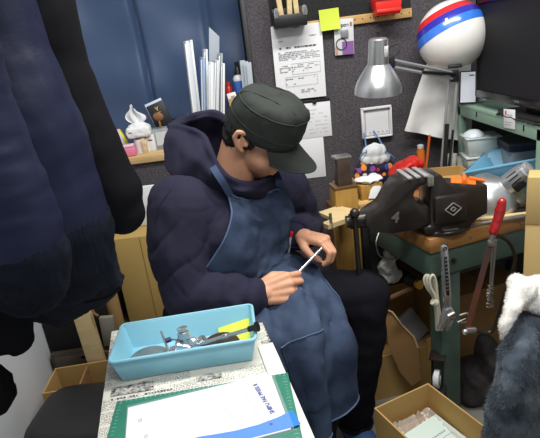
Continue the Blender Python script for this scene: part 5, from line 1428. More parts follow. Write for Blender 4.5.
# dark hems low down
def hem(name, lb, pts, Y, m, th=0.03, rail=True):
    root = thing(name, lb, 'coat', W(pts[0][0], pts[0][1], Y))
    P = [W(x, y, Y) for x, y in pts]; n = len(P)
    a = M(); bk = [p + V((0, th, 0)) for p in P]
    a._faces(P + bk, [tuple(range(n)), tuple(range(2 * n - 1, n - 1, -1))] + [(i, (i + 1) % n, n + (i + 1) % n, n + i) for i in range(n)])
    bmesh.ops.recalc_face_normals(a.bm, faces=a.bm.faces[:])
    me = blob(a, 0.006, 6); displace(me, lambda p, n: 0.008 * noise.noise(V((p.x * 20, p.y * 20, p.z * 9))) + 0.003 * noise.noise(p * 60))
    obj('shell', me, m, root, world=True)
    return root, P
rt_, P_ = hem('black_anorak', 'thin black anorak hem hanging lowest behind the bomber jacket', [(30, 100), (98, 200), (118, 276), (124, 281), (121, 289), (113, 300), (103, 309), (92, 312), (72, 322), (58, 330), (40, 326), (20, 320), (0, 200), (-10, 100)], 1.12, CB2, 0.035)
obj('hem_band', M().tube([W(121, 287, 1.105), W(106, 297, 1.105), (W(84, 302, 1.105))], 0.004, sm=5), CB1, rt_, world=True)
hem('black_trousers', 'black trouser leg hanging at the lower left against the white wall', [(-60, -100), (-20, -100), (5, 210), (18, 300), (24, 330), (26, 352), (14, 359), (-10, 356), (-40, 366), (-6, 378), (4, 385), (12, 404), (6, 415), (-20, 430), (-60, 430)], 0.95, CB1, 0.05)
for (x, y, Y) in ((-45, -150, 0.74), (-40, -140, 0.92), (10, -110, 1.06)):
    pass
# ================================================================ the seated man
SKIN = mat('skin', (205, 152, 122), 0.5, spec=0.35, var=0.05, vscale=30, bump=0.03, bscale=160)
HOOD = mat('navy_sweatshirt', (41, 40, 57), 0.9, spec=0.15, bump=0.1, bscale=240, var=0.06, vscale=10)
PANTS = mat('black_cotton', (23, 23, 30), 0.9, spec=0.12, bump=0.1, bscale=200)
DENIM = mat('blue_denim', (40, 50, 72), 0.85, c2=(70, 84, 108), vscale=9, spec=0.15, bump=0.12, bscale=300)
CAPM = mat('olive_black_cotton', (47, 51, 48), 0.75, spec=0.2, bump=0.08, bscale=260, var=0.06, vscale=12)
HAIR = mat('dark_hair', (26, 20, 18), 0.45, spec=0.4, bump=0.5, bscale=120, stretch=(1, 1, 0.25))
fw = V((0.83, -0.56, 0)).normalized(); lf = V((0.56, 0.83, 0)).normalized(); UPV = V((0, 0, 1))
hipL, hipR = V((-0.144, 1.563, 0.55)), V((-0.256, 1.397, 0.55))
kneeL, kneeR = V((0.255, 1.425, 0.60)), V((0.075, 1.235, 0.56))
ankL, ankR = V((0.205, 1.46, 0.11)), V((0.05, 1.27, 0.11))
shR, shL = V((-0.232, 1.30, 1.008)), V((0.045, 1.53, 0.965))
elR, wrR = V((-0.240, 1.235, 0.775)), V((-0.074, 1.20, 0.763))
elL, wrL = V((0.105, 1.60, 0.79)), V((0.072, 1.395, 0.845))
neckb = V((-0.105, 1.405, 1.045))
TILT = R(34)
hfw = V((0.955, -0.30, 0)).normalized(); hlf = V((0.30, 0.955, 0)).normalized()
hg = hfw * math.cos(TILT) - UPV * math.sin(TILT); hcw = hfw * math.sin(TILT) + UPV * math.cos(TILT)
hcw, hlf = (hcw * math.cos(R(9)) - hlf * math.sin(R(9))), (hlf * math.cos(R(9)) + hcw * math.sin(R(9)))
HM_ = Matrix((hg, hlf, hcw)).transposed()       # head axes: forward, left, crown
HC = W(242, 140, 1.295) - HM_ @ V((-0.015, -0.078, -0.002))
def Hd(x, y, z): return HC + HM_ @ V((x, y, z))

def hand_prims(b, wrist, d, back, sgn, curls, thumb, sc=1.0, spread=1.0):
    d = V(d).normalized(); n = V(back); n = (n - d * n.dot(d)).normalized(); y = n.cross(d)
    def P(q): return wrist + (d * q[0] + y * (q[1] * sgn) + n * q[2]) * sc
    bases = [(0.088, 0.030, 0), (0.092, 0.010, 0.003), (0.088, -0.010, 0.001), (0.080, -0.028, -0.003)]
    lens = [(0.043, 0.026, 0.021), (0.047, 0.030, 0.022), (0.043, 0.027, 0.021), (0.034, 0.021, 0.019)]
    rad = [0.0098, 0.0100, 0.0095, 0.0084]
    b.cap(P((-0.03, 0, 0)), P((0.02, 0, 0)), 0.026 * sc, 0.024 * sc)
    tips = []
    for k in range(4):
        by = bases[k]
        b.cap(P((0.012, by[1] * 0.55, 0)), P(by), 0.0165 * sc, 0.0125 * sc)
        p = by; ang = 0.0
        for j in range(3):
            ang += R(curls[k][j]); l = lens[k][j]
            q = (p[0] + l * math.cos(ang), p[1] + by[1] * 0.06 * spread, p[2] - l * math.sin(ang))
            b.cap(P(p), P(q), rad[k] * sc * (1 - 0.08 * j), rad[k] * sc * (0.94 - 0.1 * j), 14); p = q
        tips.append(P(p))
    b.cap(P((0.03, 0, -0.006)), P((0.075, 0, -0.004)), 0.017 * sc, 0.015 * sc)
    tp = [(0.015, 0.02, -0.008)] + list(thumb); tr_ = [0.0175, 0.0135, 0.0112, 0.0095]
    for j in range(3): b.cap(P(tp[j]), P(tp[j + 1]), tr_[j] * sc, tr_[j + 1] * sc, 14)
    return tips, P(tp[3])

# body: one continuous skin
b = M()
b.ell(Hd(0.0, 0, 0.026), (0.087, 0.071, 0.078), mtx=HM_)
b.ell(Hd(0.028, 0, -0.035), (0.066, 0.064, 0.080), mtx=HM_)
b.ell(Hd(0.048, 0, -0.092), (0.034, 0.036, 0.026), mtx=HM_)           # chin
b.ell(Hd(0.040, 0.036, -0.045), (0.040, 0.030, 0.034), mtx=HM_); b.ell(Hd(0.040, -0.036, -0.045), (0.040, 0.030, 0.034), mtx=HM_)
b.cap(Hd(0.092, 0, -0.005), Hd(0.112, 0, -0.040), 0.010, 0.0135)      # nose
b.ell(Hd(0.100, 0.012, -0.044), (0.010, 0.008, 0.008), mtx=HM_); b.ell(Hd(0.100, -0.012, -0.044), (0.010, 0.008, 0.008), mtx=HM_)
b.cap(Hd(0.082, 0.030, 0.012), Hd(0.088, 0.010, 0.010), 0.011, 0.011); b.cap(Hd(0.082, -0.030, 0.012), Hd(0.088, -0.010, 0.010), 0.011, 0.011)
b.cap(Hd(0.088, -0.018, -0.066), Hd(0.088, 0.018, -0.066), 0.0075, 0.0075)   # lips
b.cap(Hd(0.084, -0.015, -0.077), Hd(0.084, 0.015, -0.077), 0.008, 0.008)
for s in (1, -1):                                                      # ears
    er = [(0.004, 0.075, 0.014), (-0.012, 0.083, 0.023), (-0.030, 0.089, 0.018), (-0.034, 0.088, 0.0), (-0.022, 0.083, -0.018), (-0.006, 0.076, -0.030)]
    b.chain([Hd(x, s * y, z) for x, y, z in er], [0.0055, 0.0062, 0.0066, 0.0062, 0.0066, 0.0072], 10)
    b.cap(Hd(-0.014, s * 0.077, 0.008), Hd(-0.012, s * 0.076, -0.016), 0.009, 0.008, 10); b.cap(Hd(0.0, s * 0.076, -0.004), Hd(0.0, s * 0.077, -0.010), 0.006, 0.006, 10)
b.cap(neckb + V((0, 0, -0.06)), Hd(-0.022, 0, -0.055), 0.064, 0.060)
b.cap(neckb + fw * 0.02, Hd(0.0, 0, -0.06), 0.052, 0.050)
spine = [V((-0.195, 1.475, 0.58)), V((-0.15, 1.445, 0.78)), V((-0.115, 1.42, 0.93)), neckb + V((0, 0, -0.05))]
b.chain(spine, [0.12, 0.12, 0.115, 0.06])
b.cap(shR, shL, 0.055, 0.055); b.cap(hipR, hipL, 0.10, 0.10)
b.chain([hipR, kneeR, ankR, ankR + fw * 0.03 - UPV * 0.06], [0.075, 0.052, 0.036, 0.024]); b.chain([hipL, kneeL, ankL, ankL + V((0.012, -0.035, -0.06))], [0.075, 0.052, 0.036, 0.024])
b.chain([shR, elR, wrR], [0.05, 0.038, 0.028]); b.chain([shL, elL, wrL], [0.05, 0.038, 0.028])
tipsR, thR = hand_prims(b, wrR + V((0.015, 0, 0.002)), (0.98, 0.10, 0.06), (0.12, -0.86, 0.50), 1,
    [(38, 75, 45), (48, 75, 40), (55, 75, 40), (60, 72, 38)], [(0.052, 0.040, -0.014), (0.082, 0.036, -0.020), (0.104, 0.020, -0.022)], 1.0)
tipsL, thL = hand_prims(b, wrL + V((0.01, -0.012, 0)), (0.78, -0.58, -0.08), (0.12, 0.05, 0.95), -1,
    [(35, 62, 35), (42, 62, 35), (50, 62, 35), (55, 62, 35)], [(0.040, 0.044, -0.022), (0.068, 0.046, -0.042), (0.090, 0.034, -0.054)], 0.90)
me = blob(b, 0.0032, 2)
PERSON = obj('person', me, SKIN)
PERSON.location = (0, 0, 0)
props(PERSON, 'person in dark cap, navy hoodie and denim apron, bent over a small tool', 'person')

# trousers
b = M()
b.cap(hipR, hipL, 0.118, 0.118); b.cap(hipR + V((-.01, .01, .06)), hipL + V((-.01, .01, .06)), 0.105, 0.105)
b.chain([hipR, (hipR + kneeR) / 2, kneeR], [0.108, 0.092, 0.076]); b.chain([kneeR, kneeR * .45 + ankR * .55, ankR + V((0, 0, .02))], [0.076, 0.066, 0.052])
b.chain([hipL, (hipL + kneeL) / 2, kneeL], [0.112, 0.100, 0.086]); b.chain([kneeL, kneeL * .55 + ankL * .45, ankL + V((0, 0, .0))], [0.088, 0.080, 0.060])
me = blob(b, 0.008, 5)
def pf(p, n):
    return 0.007 * noise.noise(V((p.x * 8, p.y * 8, p.z * 22))) + 0.004 * noise.noise(V((p.x * 22 + p.z * 14, p.y * 20, p.z * 12)))
TROU = obj('trousers', displace(me, pf), PANTS, PERSON)
legc = M()
ring = [ankL + V((0.058 * math.cos(k * .314), 0.058 * math.sin(k * .314), -0.02)) for k in range(20)]
obj('ankle_cuff', M().tube(ring, 0.007, 8, True), PANTS, TROU)

# shoes
for an, dr_, nm in ((ankL, V((0.30, -0.95, 0)), 0), (ankR, V((0.7, -0.7, 0)), 1)):
    dr_.normalize(); side = V((-dr_.y, dr_.x, 0)); b = M()
    base = V((an.x, an.y, 0))
    b.chain([base - dr_ * 0.03 + UPV * 0.05, base + dr_ * 0.06 + UPV * 0.05, base + dr_ * 0.15 + UPV * 0.034], [0.047, 0.046, 0.032])
    b.cap(base + UPV * 0.05, an + UPV * 0.015, 0.045, 0.048)
    me = blob(b, 0.005, 3)
    for v in me.vertices: v.co.z = max(v.co.z, 0.004)
    sh = obj('shoe', me, mat('blue_shoe_%d' % nm, (52, 84, 130), 0.8, var=0.1, vscale=20), PERSON)
    rw = []
    so = []
    for k in range(24):
        a_ = 2 * math.pi * k / 24; ex = 0.125 * math.cos(a_) + 0.055; wy = 0.046 * math.sin(a_) * (1 - 0.12 * math.cos(a_))
        so.append(base + dr_ * ex + side * wy)
    obj('sole', loft([[p + UPV * 0.001 for p in so], [p + UPV * 0.018 for p in so]]), BLACKM, sh)

# hoodie
tor = M()
tor.chain([V((-0.19, 1.475, 0.60)), V((-0.15, 1.445, 0.72)), V((-0.122, 1.428, 0.86))], [0.15, 0.16, 0.155])
for s in (-1, 1):
    tor.chain([V((-0.185, 1.472, 0.62)) + lf * (s * .05), V((-0.14, 1.44, 0.74)) + lf * (s * .055), V((-0.115, 1.422, 0.90)) + lf * (s * .075)], [0.135, 0.145, 0.13])
tor.cap(shR + V((0, 0, -.03)), shL + V((0, 0, -.03)), 0.092, 0.088)
tor.cap((shR + shL) / 2 + V((-.02, .01, 0.0)), neckb + V((-.01, .005, -.035)), 0.11, 0.085)
tcopy = tor.bm.copy(); tm = M(); tm.bm = tcopy
torso_me = blob(tm, 0.010, 6)
b = tor
b.chain([shR + V((0, 0, -.015)), shR * .5 + elR * .5 + V((-.012, -.008, 0)), elR + V((0, 0.0, 0))], [0.092, 0.082, 0.072])
b.chain([elR, elR * .45 + wrR * .55, wrR + V((-.012, 0, 0))], [0.072, 0.066, 0.050])
b.chain([shL + V((0, 0, -.015)), shL * .5 + elL * .5, elL], [0.09, 0.078, 0.066])
b.chain([elL, elL * .45 + wrL * .55, wrL + V((-.002, .018, 0))], [0.066, 0.056, 0.044])
me = blob(b, 0.0052, 4)
axR = (wrR - elR).normalized(); axU = (elR - shR).normalized()
def hf(p, n):
    d = 0.0
    # sleeve creases bunch at the elbow and cuff, long soft drags over the back
    dE = (p - elR).length; dW = (p - wrR).length
    wE = math.exp(-(dE / 0.12) ** 2); wW = math.exp(-(dW / 0.13) ** 2)
    q = p - elR
    s1 = q.dot(axR) * 34 - q.z * 22 + 2.0 * noise.noise(p * 9)
    d += wE * 0.006 * math.sin(s1 + 0.8)
    d += wW * 0.006 * math.sin((p - wrR).dot(axR) * 95 + 3 * noise.noise(p * 16))
    dL = math.exp(-((p - elL).length / 0.13) ** 2)
    d += dL * 0.005 * math.sin(p.z * 80 + p.x * 40 + 2 * noise.noise(p * 14))
    d += 0.006 * noise.noise(V((p.x * 9 + p.z * 5, p.y * 9, p.z * 4.5))) + 0.003 * noise.noise(V((p.x * 24 + p.z * 10, p.y * 24, p.z * 10)))
    d += 0.003 * math.sin((p.z * 26 + p.x * 30) + 4 * noise.noise(p * 5)) * math.exp(-((p - V((-0.24, 1.3, .86))).length / 0.13) ** 2)
    def crease(dirv, f, wob, sh):
        c = 1 - abs(math.sin(p.dot(dirv) * f + wob * noise.noise(p * 7 + V((sh, 0, 0)))))
        return c ** 4 * max(0.0, 0.30 + 1.4 * noise.noise(p * 5 + V((0, sh, 0))))
    nearS = math.exp(-((p - (shR + elR) * .5).length / 0.17) ** 2)
    foreS = math.exp(-((p - (elR * .6 + wrR * .4)).length / 0.13) ** 2)
    backS = math.exp(-((p - V((-0.19, 1.33, 1.0))).length / 0.15) ** 2)
    farS = math.exp(-((p - (shL + elL) * .5).length / 0.16) ** 2)
    d -= 0.007 * nearS * crease(V((0.62, 0.1, -0.78)), 44, 2.6, 1) + 0.004 * nearS * crease(V((-0.35, 0, -0.93)), 50, 2.5, 4)
    d -= 0.009 * foreS * crease(V((0.80, 0, 0.6)), 60, 2.0, 7)
    d -= 0.006 * backS * crease(V((0.75, 0, -0.6)), 40, 2.0, 2)
    d -= 0.007 * farS * crease(V((0.5, 0, -0.85)), 42, 2.0, 3)
    return d + 0.003
HOODIE = obj('hoodie', displace(me, hf), HOOD, PERSON)
def cuff(w_, ax, r, nm='cuff'):
    Fm_ = frame(ax); rg = []
    prf = [(r * .96, -0.03), (r * 1.05, -0.022), (r * 1.05, 0.022), (r * .98, 0.03), (r * .86, 0.031), (r * .84, -0.03)]
    obj(nm, M().lathe(prf, w_, mtx=Fm_, n=30, close=True), mat('ribbed_navy_' + nm, (38, 38, 60), 0.95, spec=0.1, bump=0.4, bscale=180, stretch=(1, 1, 1)), HOODIE)
cuff(wrR + axR * -0.008, axR, 0.046, 'right_cuff')
axL = (wrL - elL).normalized(); cuff(wrL - axL * 0.014, axL, 0.041, 'left_cuff')
# shoulder seam of the near sleeve
bvh_h = BVHTree.FromPolygons([v.co.copy() for v in HOODIE.data.vertices], [tuple(p.vertices) for p in HOODIE.data.polygons])
def onto(bvh, p, off):
    loc, nrm, i, d = bvh.find_nearest(p)
    return loc + nrm * off
sm_ = []
for (x, y, Y) in ((176, 176, 1.25), (166, 188, 1.22), (158, 204, 1.22), (153, 222, 1.22)):
    sm_.append(onto(bvh_h, W(x, y, Y), 0.0005))
obj('sleeve_seam', M().tube(sm_, 0.0016, 6, sm=5), HOOD, HOODIE)
# hood lying behind the neck
A_rim = [(169, 126, 1.47), (188, 129, 1.43), (203, 136, 1.375), (210, 151, 1.325), (219, 168, 1.295), (233, 180, 1.28), (250, 185, 1.295), (266, 180, 1.35), (276, 168, 1.42)]
A_mid = [(163, 140, 1.44), (178, 145, 1.385), (193, 157, 1.325), (204, 169, 1.295), (215, 179, 1.275), (230, 188, 1.27), (250, 192, 1.285), (268, 187, 1.34), (281, 176, 1.42)]
A_bas = [(164, 166, 1.41), (170, 176, 1.36), (183, 185, 1.325), (202, 190, 1.315), (216, 193, 1.31), (231, 198, 1.305), (250, 200, 1.31), (269, 196, 1.36), (284, 186, 1.44)]
B_rim = [(169, 126, 1.47), (185, 118, 1.49), (200, 114, 1.495), (214, 113, 1.495), (227, 119, 1.50), (242, 131, 1.50), (262, 150, 1.49), (276, 168, 1.43)]
B_mid = [(168, 146, 1.47), (185, 140, 1.52), (202, 138, 1.545), (216, 138, 1.55), (230, 142, 1.55), (246, 152, 1.54), (266, 168, 1.51), (281, 177, 1.44)]
B_bas = [(166, 168, 1.45), (185, 172, 1.49), (204, 172, 1.51), (218, 172, 1.52), (232, 172, 1.52), (248, 176, 1.52), (268, 186, 1.50), (284, 188, 1.45)]
b = M()
for rows_ in ([A_rim, A_mid, A_bas], [B_rim, B_mid, B_bas]):
    g = surf([[W(*q) for q in r] for r in rows_], 8, 6)
    for i, r in enumerate(g):
        for k, p in enumerate(r):
            u_ = i / (len(g) - 1)
            g[i][k] = p + (CAMP - p).normalized() * (0.007 * math.sin(k * 0.55 + u_ * 3.0) * math.sin(u_ * 3.1) + 0.006 * noise.noise(V((k * .16, u_ * 3, 4))))
    b.grid(g, 0.016 if rows_[0] is A_rim else -0.016)
    b.chain(g[0], [0.0095] * len(g[0]), 10)
b.chain([W(176, 158, 1.45), W(192, 168, 1.43), W(210, 176, 1.42)], [.035, .04, .04])
me = blob(b, 0.0042, 5)
displace(me, lambda p, n: 0.004 * noise.noise(V((p.x * 24 + p.z * 12, p.y * 24, p.z * 16))))
hoodo = obj('hood', me, HOOD, HOODIE)
# drawstring end
q = onto(bvh_h, W(262, 192, 1.25), 0.004)
obj('drawstring', M().tube([onto(bvh_h, W(258, 183, 1.25), 0.004), q], 0.0025), LGREY, HOODIE)

# apron
trou_me = TROU.data
bv_t = BVHTree.FromPolygons([v.co.copy() for v in torso_me.vertices], [tuple(p.vertices) for p in torso_me.polygons])
bv_p = BVHTree.FromPolygons([v.co.copy() for v in trou_me.vertices], [tuple(p.vertices) for p in trou_me.polygons])
rows = [
    [(229, 193, 1.28), (244, 196, 1.28), (259, 195, 1.30), (272, 191, 1.34), (281, 187, 1.38)],
    [(228, 220, 1.27), (250, 225, 1.27), (270, 222, 1.30), (286, 215, 1.36), (294, 208, 1.42)],
    [(208, 262, 1.27), (244, 258, 1.27), (270, 253, 1.30), (292, 243, 1.36), (303, 234, 1.43)],
    [(205, 288, 1.26), (238, 286, 1.25), (270, 279, 1.27), (296, 268, 1.33), (308, 256, 1.41)],
    [(225, 312, 1.20), (256, 312, 1.19), (284, 302, 1.21), (305, 291, 1.26), (317, 279, 1.33)],
    [(258, 343, 1.145), (276, 342, 1.13), (300, 332, 1.14), (321, 322, 1.19), (333, 314, 1.27)],
    [(280, 388, 1.13), (293, 385, 1.115), (311, 374, 1.125), (332, 362, 1.18), (347, 352, 1.26)],
    [(298, 438, 1.13), (309, 436, 1.115), (321, 430, 1.13), (338, 408, 1.18), (353, 384, 1.26)]]
NR, NC = 9, 10
G = surf([[W(*p) for p in r] for r in rows], NR, NC)
nr = len(G); ncol = len(G[0])
for i in range(nr):
    t = i / NR                      # in control rows
    for j in range(ncol):
        p = G[i][j]
        w_ = 1.0 if t < 2.6 else max(0.0, 1 - (t - 2.6) / 0.9)
        loc, nrm, k, d = bv_t.find_nearest(p)
        G[i][j] = p.lerp(loc + nrm * 0.014, w_)
G2 = [[p.copy() for p in r] for r in G]
for i in range(nr):
    t = i / NR
    for j in range(ncol):
        p = G[i][j]; s = j / (ncol - 1)
        low = max(0.0, min(1.0, (t - 2.8) / 2))
        fold = 0.010 * low * math.sin(s * 15 + t * 1.2 + 2 * noise.noise(p * 5)) + 0.004 * noise.noise(V((s * 9, t * 3, 2))) + 0.003 * noise.noise(V((s * 22, t * 7, 5)))
        if t < 3: fold += 0.0035 * math.sin(s * 7 - t * 3.2)
        du = G[min(i + 1, nr - 1)][j] - G[max(i - 1, 0)][j]; dv = G[i][min(j + 1, ncol - 1)] - G[i][max(j - 1, 0)]
        nn = du.cross(dv)
        nn = nn.normalized() if nn.length > 1e-9 else fw
        G2[i][j] = p + nn * fold
G = G2
def clear_of(mg):
    for i in range(nr):                 # keep clear of the clothes beneath
        for j in range(ncol):
            for bv in (bv_t, bv_p):
                p = G[i][j]; loc, nrm, k, d = bv.find_nearest(p)
                if (p - loc).dot(nrm) < mg and d < 0.12: G[i][j] = loc + nrm * mg
def relax(n):
    for _ in range(n):
        Q = [[p.copy() for p in r] for r in G]
        for i in range(1, nr - 1):
            for j in range(ncol):
                if 0 < j < ncol - 1: G[i][j] = Q[i][j] * .4 + (Q[i - 1][j] + Q[i + 1][j] + Q[i][j - 1] + Q[i][j + 1]) * .15
                else: G[i][j] = Q[i][j] * .5 + (Q[i - 1][j] + Q[i + 1][j]) * .25
clear_of(0.016); relax(3); clear_of(0.014); relax(2); clear_of(0.012); relax(2)
G2 = [[p.copy() for p in r] for r in G]
for i in range(nr):                 # hanging folds, standing outwards from the legs
    t = i / NR
    for j in range(ncol):
        p = G[i][j]; s = j / (ncol - 1); low = max(0.0, min(1.0, (t - 2.9) / 1.2)); up_ = 1 - low
        wv = s * 17 + t * 0.9 + 1.6 * noise.noise(V((s * 3, t * 0.8, 3)))
        f_ = low * (0.016 * (0.5 + 0.5 * math.sin(wv)) ** 1.6 + 0.014 * (1 - (1 - abs(math.sin(wv * 0.55 + 1.1 + t * .8))) ** 3)) + up_ * 0.011 * (0.5 + 0.5 * math.sin(s * 9 - t * 3.4 + 2 * noise.noise(V((s * 4, t * 2, 1)))))
        f_ += 0.007 * (0.5 + noise.noise(V((s * 10, t * 3.5, 8)))) + 0.0035 * noise.noise(V((s * 26, t * 9, 8)))
        du = G[min(i + 2, nr - 1)][j] - G[max(i - 2, 0)][j]; dv = G[i][min(j + 2, ncol - 1)] - G[i][max(j - 2, 0)]
        nn = du.cross(dv); nn = nn.normalized() if nn.length > 1e-9 else fw
        G2[i][j] = p + nn * f_
G = G2
APRON = obj('apron', M().grid(G, 0.0028), DENIM, PERSON)
def edge(line, off=0.001): return [p + V((0, -0.002, 0)) for p in line]
SEAM = mat('pale_denim_seam', (76, 94, 124), 0.9)
obj('hem_seam', M().tube(edge(G[-1]), 0.0025, 6).tube(edge([r[-1] for r in G[3 * NR:]]), 0.0022, 6), SEAM, APRON)
obj('bib_hem', M().tube(edge(G[0]), 0.0024, 6), SEAM, APRON)
obj('side_binding', M().tube([r[0] for r in G[:3 * NR]], 0.0026, 6), SEAM, APRON)
# pocket on the bib and on the lap
def patch(i0, i1, j0, j1, nm, off=0.004):
    return obj(nm, M().grid([[G[i][j] + (CAMP - G[i][j]).normalized() * off for j in range(j0, j1 + 1)] for i in range(i0, i1 + 1)], 0.002), DENIM, APRON)
pk = patch(17, 25, 28, 37, 'chest_pocket')
lp = patch(46, 58, 10, 26, 'lap_pocket', 0.005)
obj('pocket_hem', M().tube([G[46][j] + (CAMP - G[46][j]).normalized() * 0.006 for j in range(10, 27)], 0.002, 6), SEAM, lp)
# neck straps
def ribbon(pts, w, off):
    P = spline(pts, 6); rws = []
    for k, p in enumerate(P):
        t_ = (P[min(k + 1, len(P) - 1)] - P[max(k - 1, 0)]).normalized(); sd_ = t_.cross(CAMP - p).normalized() * w
        rws.append([p - sd_, p, p + sd_])
    return M().grid(rws, 0.003)
obj('neck_strap', ribbon([G[0][0] + V((.004, 0, -.004)), W(224, 184, 1.262), W(218, 175, 1.262), W(213, 167, 1.277)], 0.009, 0.007), mat('strap_denim', (54, 70, 100), 0.85), APRON)
obj('neck_strap', ribbon([G[0][-2], W(279, 181, 1.36), W(276, 174, 1.39)], 0.010, 0.006), mat('strap_denim2', (54, 70, 100), 0.85), APRON)

# pen in the chest pocket
p0, p1 = G[17][32] + (CAMP - G[17][32]).normalized() * 0.008, G[24][34] + (CAMP - G[24][34]).normalized() * 0.008
up_ = (p0 - p1).normalized()
t = thing('pen', 'slim pen with a red top clipped in the apron chest pocket', 'pen', p1)
obj('barrel', M().cyl(p1, p0 + up_ * 0.004, 0.0035), LGREY, t, world=True)
obj('cap', M().cyl(p0 + up_ * 0.004, p0 + up_ * 0.02, 0.0042), RED, t, world=True)

# hair
b = M()
b.ell(Hd(-0.022, 0, 0.008), (0.074, 0.075, 0.072), mtx=HM_)
b.ell(Hd(-0.036, 0, -0.036), (0.055, 0.060, 0.036), mtx=HM_)
for s in (-1, 1): b.chain([Hd(0.012, s * 0.072, 0.035), Hd(0.012, s * 0.071, -0.002), Hd(0.010, s * 0.069, -0.018)], [0.010, 0.009, 0.005])
me = blob(b, 0.004, 2)
displace(me, lambda p, n: 0.0035 * noise.noise(V((p.x * 60, p.y * 60, p.z * 24))) + 0.002 * noise.noise(p * 130))
fuzz(me, 7000, 0.008, 0.0008, 8, 1.6)
obj('hair', me, HAIR, PERSON)
# brows
for s in (-1, 1): obj('eyebrow', M().chain([Hd(0.084, s * 0.044, 0.018), Hd(0.098, s * 0.018, 0.022)], [0.0035, 0.0045], 8), HAIR, PERSON)
lidm = mat('eyelid_skin', (170, 116, 92), 0.6)
for s in (-1, 1): obj('eyelid', M().ell(Hd(0.086, s * 0.030, -0.004), (0.008, 0.012, 0.004), mtx=HM_), lidm, PERSON)

# cap
CT = Matrix.Rotation(R(3), 3, HM_.col[1]) @ Matrix.Rotation(R(5), 3, HM_.col[0])
def Cp(x, y, z): return HC + CT @ (HM_ @ V((x + 0.007, y, z + 0.002)))
prof = [(0.955, 0.012), (1.0, 0.016), (1.02, 0.036), (1.02, 0.060), (0.985, 0.080), (0.945, 0.093), (0.925, 0.098), (0.82, 0.110), (0.6, 0.119), (0.3, 0.123), (1e-6, 0.124)]
rings = []
NA = 72
for r, z in prof:
    ring = []
    for k in range(NA):
        a_ = 2 * math.pi * k / NA; c_, s_ = math.cos(a_), math.sin(a_)
        slope = 0.010 * c_ * (1 if z > 0.05 else 0) + (-0.010 * (c_ < 0) * c_ * -1 if z < 0.03 else 0)
        wob = 0.0025 * noise.noise(V((c_ * 3, s_ * 3, z * 40)))
        ring.append(Cp((0.0995 * r + wob) * c_, (0.0865 * r + wob) * s_, z + slope + 0.004 * noise.noise(V((c_ * r * 2.2, s_ * r * 2.2, 4)))))
    rings.append(ring)
vs = [p for r in rings for p in r]; fs = []
for i in range(len(rings) - 1):
    for k in range(NA):
        k2 = (k + 1) % NA; fs.append((i * NA + k, i * NA + k2, (i + 1) * NA + k2, (i + 1) * NA + k))
a = M()._faces(vs, fs)
bmesh.ops.subdivide_edges(a.bm, edges=a.bm.edges[:], cuts=1, use_grid_fill=True)
CAP = obj('cap', a, CAPM, PERSON)
CAP.data.set_sharp_from_angle(angle=R(70))
# puckered folds at the front of the crown
displace(CAP.data, lambda p, n: 0.0035 * noise.noise(p * 38) * (0.4 + max(0, (HM_.inverted() @ (p - HC)).x * 8)) + 0.0012 * noise.noise(p * 95))
SEAMC = mat('cap_seam', (40, 44, 40), 0.8)
bc_ = BVHTree.FromPolygons([v.co.copy() for v in CAP.data.vertices], [tuple(p.vertices) for p in CAP.data.polygons])
rg = [onto(bc_, Cp(0.106 * math.cos(R(k * 5)), 0.089 * math.sin(R(k * 5)), 0.096 + 0.010 * math.cos(R(k * 5))), 0.0003) for k in range(72)]
obj('crown_seam', M().tube(rg, 0.0016, 6, True), SEAMC, CAP)
for s in (-1, 1):
    ln = [onto(bc_, Cp(x, s * 0.040, z), 0.0003) for x, z in ((0.100, 0.105), (0.06, 0.13), (0.0, 0.138), (-0.06, 0.13), (-0.105, 0.10), (-0.11, 0.05))]
    obj('panel_seam', M().tube(ln, 0.0013, 6, sm=5), SEAMC, CAP)
# stitched band
rg = [onto(bc_, Cp(0.116 * math.cos(R(k * 5)), 0.097 * math.sin(R(k * 5)), 0.045), 0.0003) for k in range(72)]
obj('band_seam', M().tube(rg, 0.0012, 6, True), SEAMC, CAP)
rows = []
for i in range(10):
    r = []
    for j in range(25):
        a_ = R(-62 + 124 * j / 24); s = i / 9
        x0, y0 = 0.0975 * math.cos(a_), 0.0855 * math.sin(a_)
        ext = 0.078 * (math.cos(a_ * 1.25) ** 0.75 if math.cos(a_ * 1.25) > 0 else 0)
        x = x0 + ext * s; y = y0 * (1 + 0.02 * s)
        z = 0.018 - 0.020 * s - 0.022 * (y / 0.09) ** 2 * (0.3 + 0.7 * s)
        r.append(Cp(x, y, z))
    rows.append(r)
obj('brim', M().grid(rows, 0.003), CAPM, CAP)
bedge = rows[-1]
obj('brim_edge', M().tube([p - HM_.col[2] * 0.0015 for p in bedge], 0.0022, 6), CAPM, CAP)

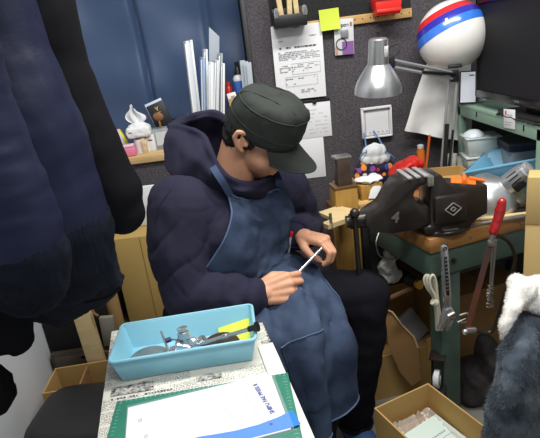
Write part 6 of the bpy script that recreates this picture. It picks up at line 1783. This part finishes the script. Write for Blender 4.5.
# tool held between the hands
ta0 = (tipsR[0] + thR) / 2; tb0 = (tipsL[0] + thL) / 2
ta0 = W(295, 276, ta0.y - 0.012); tb0 = W(319, 251, tb0.y - 0.006)
dd_ = (tb0 - ta0).normalized()
TL = thing('hand_tool', 'slim bright steel tool with a forked end held between both hands', 'tool', ta0)
obj('rod', M().cyl(ta0, tb0 + dd_ * 0.012, 0.0042), CHROME, TL, world=True)
sd_ = dd_.cross(V((0, -1, 0.2))).normalized()
obj('fork', M().tube([ta0 + dd_ * 0.012, ta0 + sd_ * 0.010 - dd_ * .004, ta0 + sd_ * 0.014 + dd_ * 0.012], 0.0042).tube([ta0 + dd_ * 0.010, ta0 - sd_ * 0.008 - dd_ * 0.012, ta0 - sd_ * .012 - dd_ * 0.03], 0.0045).ell(ta0, (0.009, 0.008, 0.008)), CHROME, TL, world=True)
obj('collar', M().cyl(tb0 - dd_ * 0.008, tb0, 0.0052), STEEL, TL, world=True)

# stool
STL = thing('work_stool', 'round work stool under the seated man', 'stool', (-0.20, 1.48, 0), 0)
sz_ = 0.415
obj('seat', M().lathe([(0.14, sz_ - 0.035), (0.155, sz_ - 0.03), (0.158, sz_ - 0.012), (0.145, sz_), (0.0001, sz_ + 0.001)], n=36), BLACK, STL)
for k in range(4):
    a_ = R(45 + 90 * k); obj('leg', M().tube([(0.10 * math.cos(a_), 0.10 * math.sin(a_), sz_ - 0.03), (0.165 * math.cos(a_), 0.165 * math.sin(a_), 0.0)], 0.011), ALU, STL)
obj('foot_ring', M().tube([(0.145 * math.cos(k * .2618), 0.145 * math.sin(k * .2618), 0.14) for k in range(24)], 0.007, 8, True), ALU, STL)
# ================================================================ light
def area(name, loc, rot, sx, sy, power, col=(1, 1, 1)):
    l = bpy.data.lights.new(name, 'AREA'); l.shape = 'RECTANGLE'; l.size = sx; l.size_y = sy; l.energy = power; l.color = col
    o = bpy.data.objects.new(name, l); COL.objects.link(o); o.location = loc; o.rotation_euler = rot; return o
area('ceiling_tube_light', (0.35, 1.15, 2.35), (0, 0, 0), 1.2, 0.25, 36, (1.0, 0.985, 0.95))
area('ceiling_tube_light', (0.2, 0.1, 2.35), (R(18), 0, 0), 1.2, 0.25, 18, (1.0, 0.985, 0.95))
w = bpy.data.worlds.new('world'); SC.world = w; w.use_nodes = True
bg = w.node_tree.nodes['Background']; bg.inputs[0].default_value = (0.9, 0.95, 1.0, 1); bg.inputs[1].default_value = 0.22
SC.view_settings.view_transform = 'Standard'; SC.view_settings.look = 'None'
SC.view_settings.gamma = 1.0; SC.view_settings.use_curve_mapping = False
SC.view_settings.exposure = 0.0
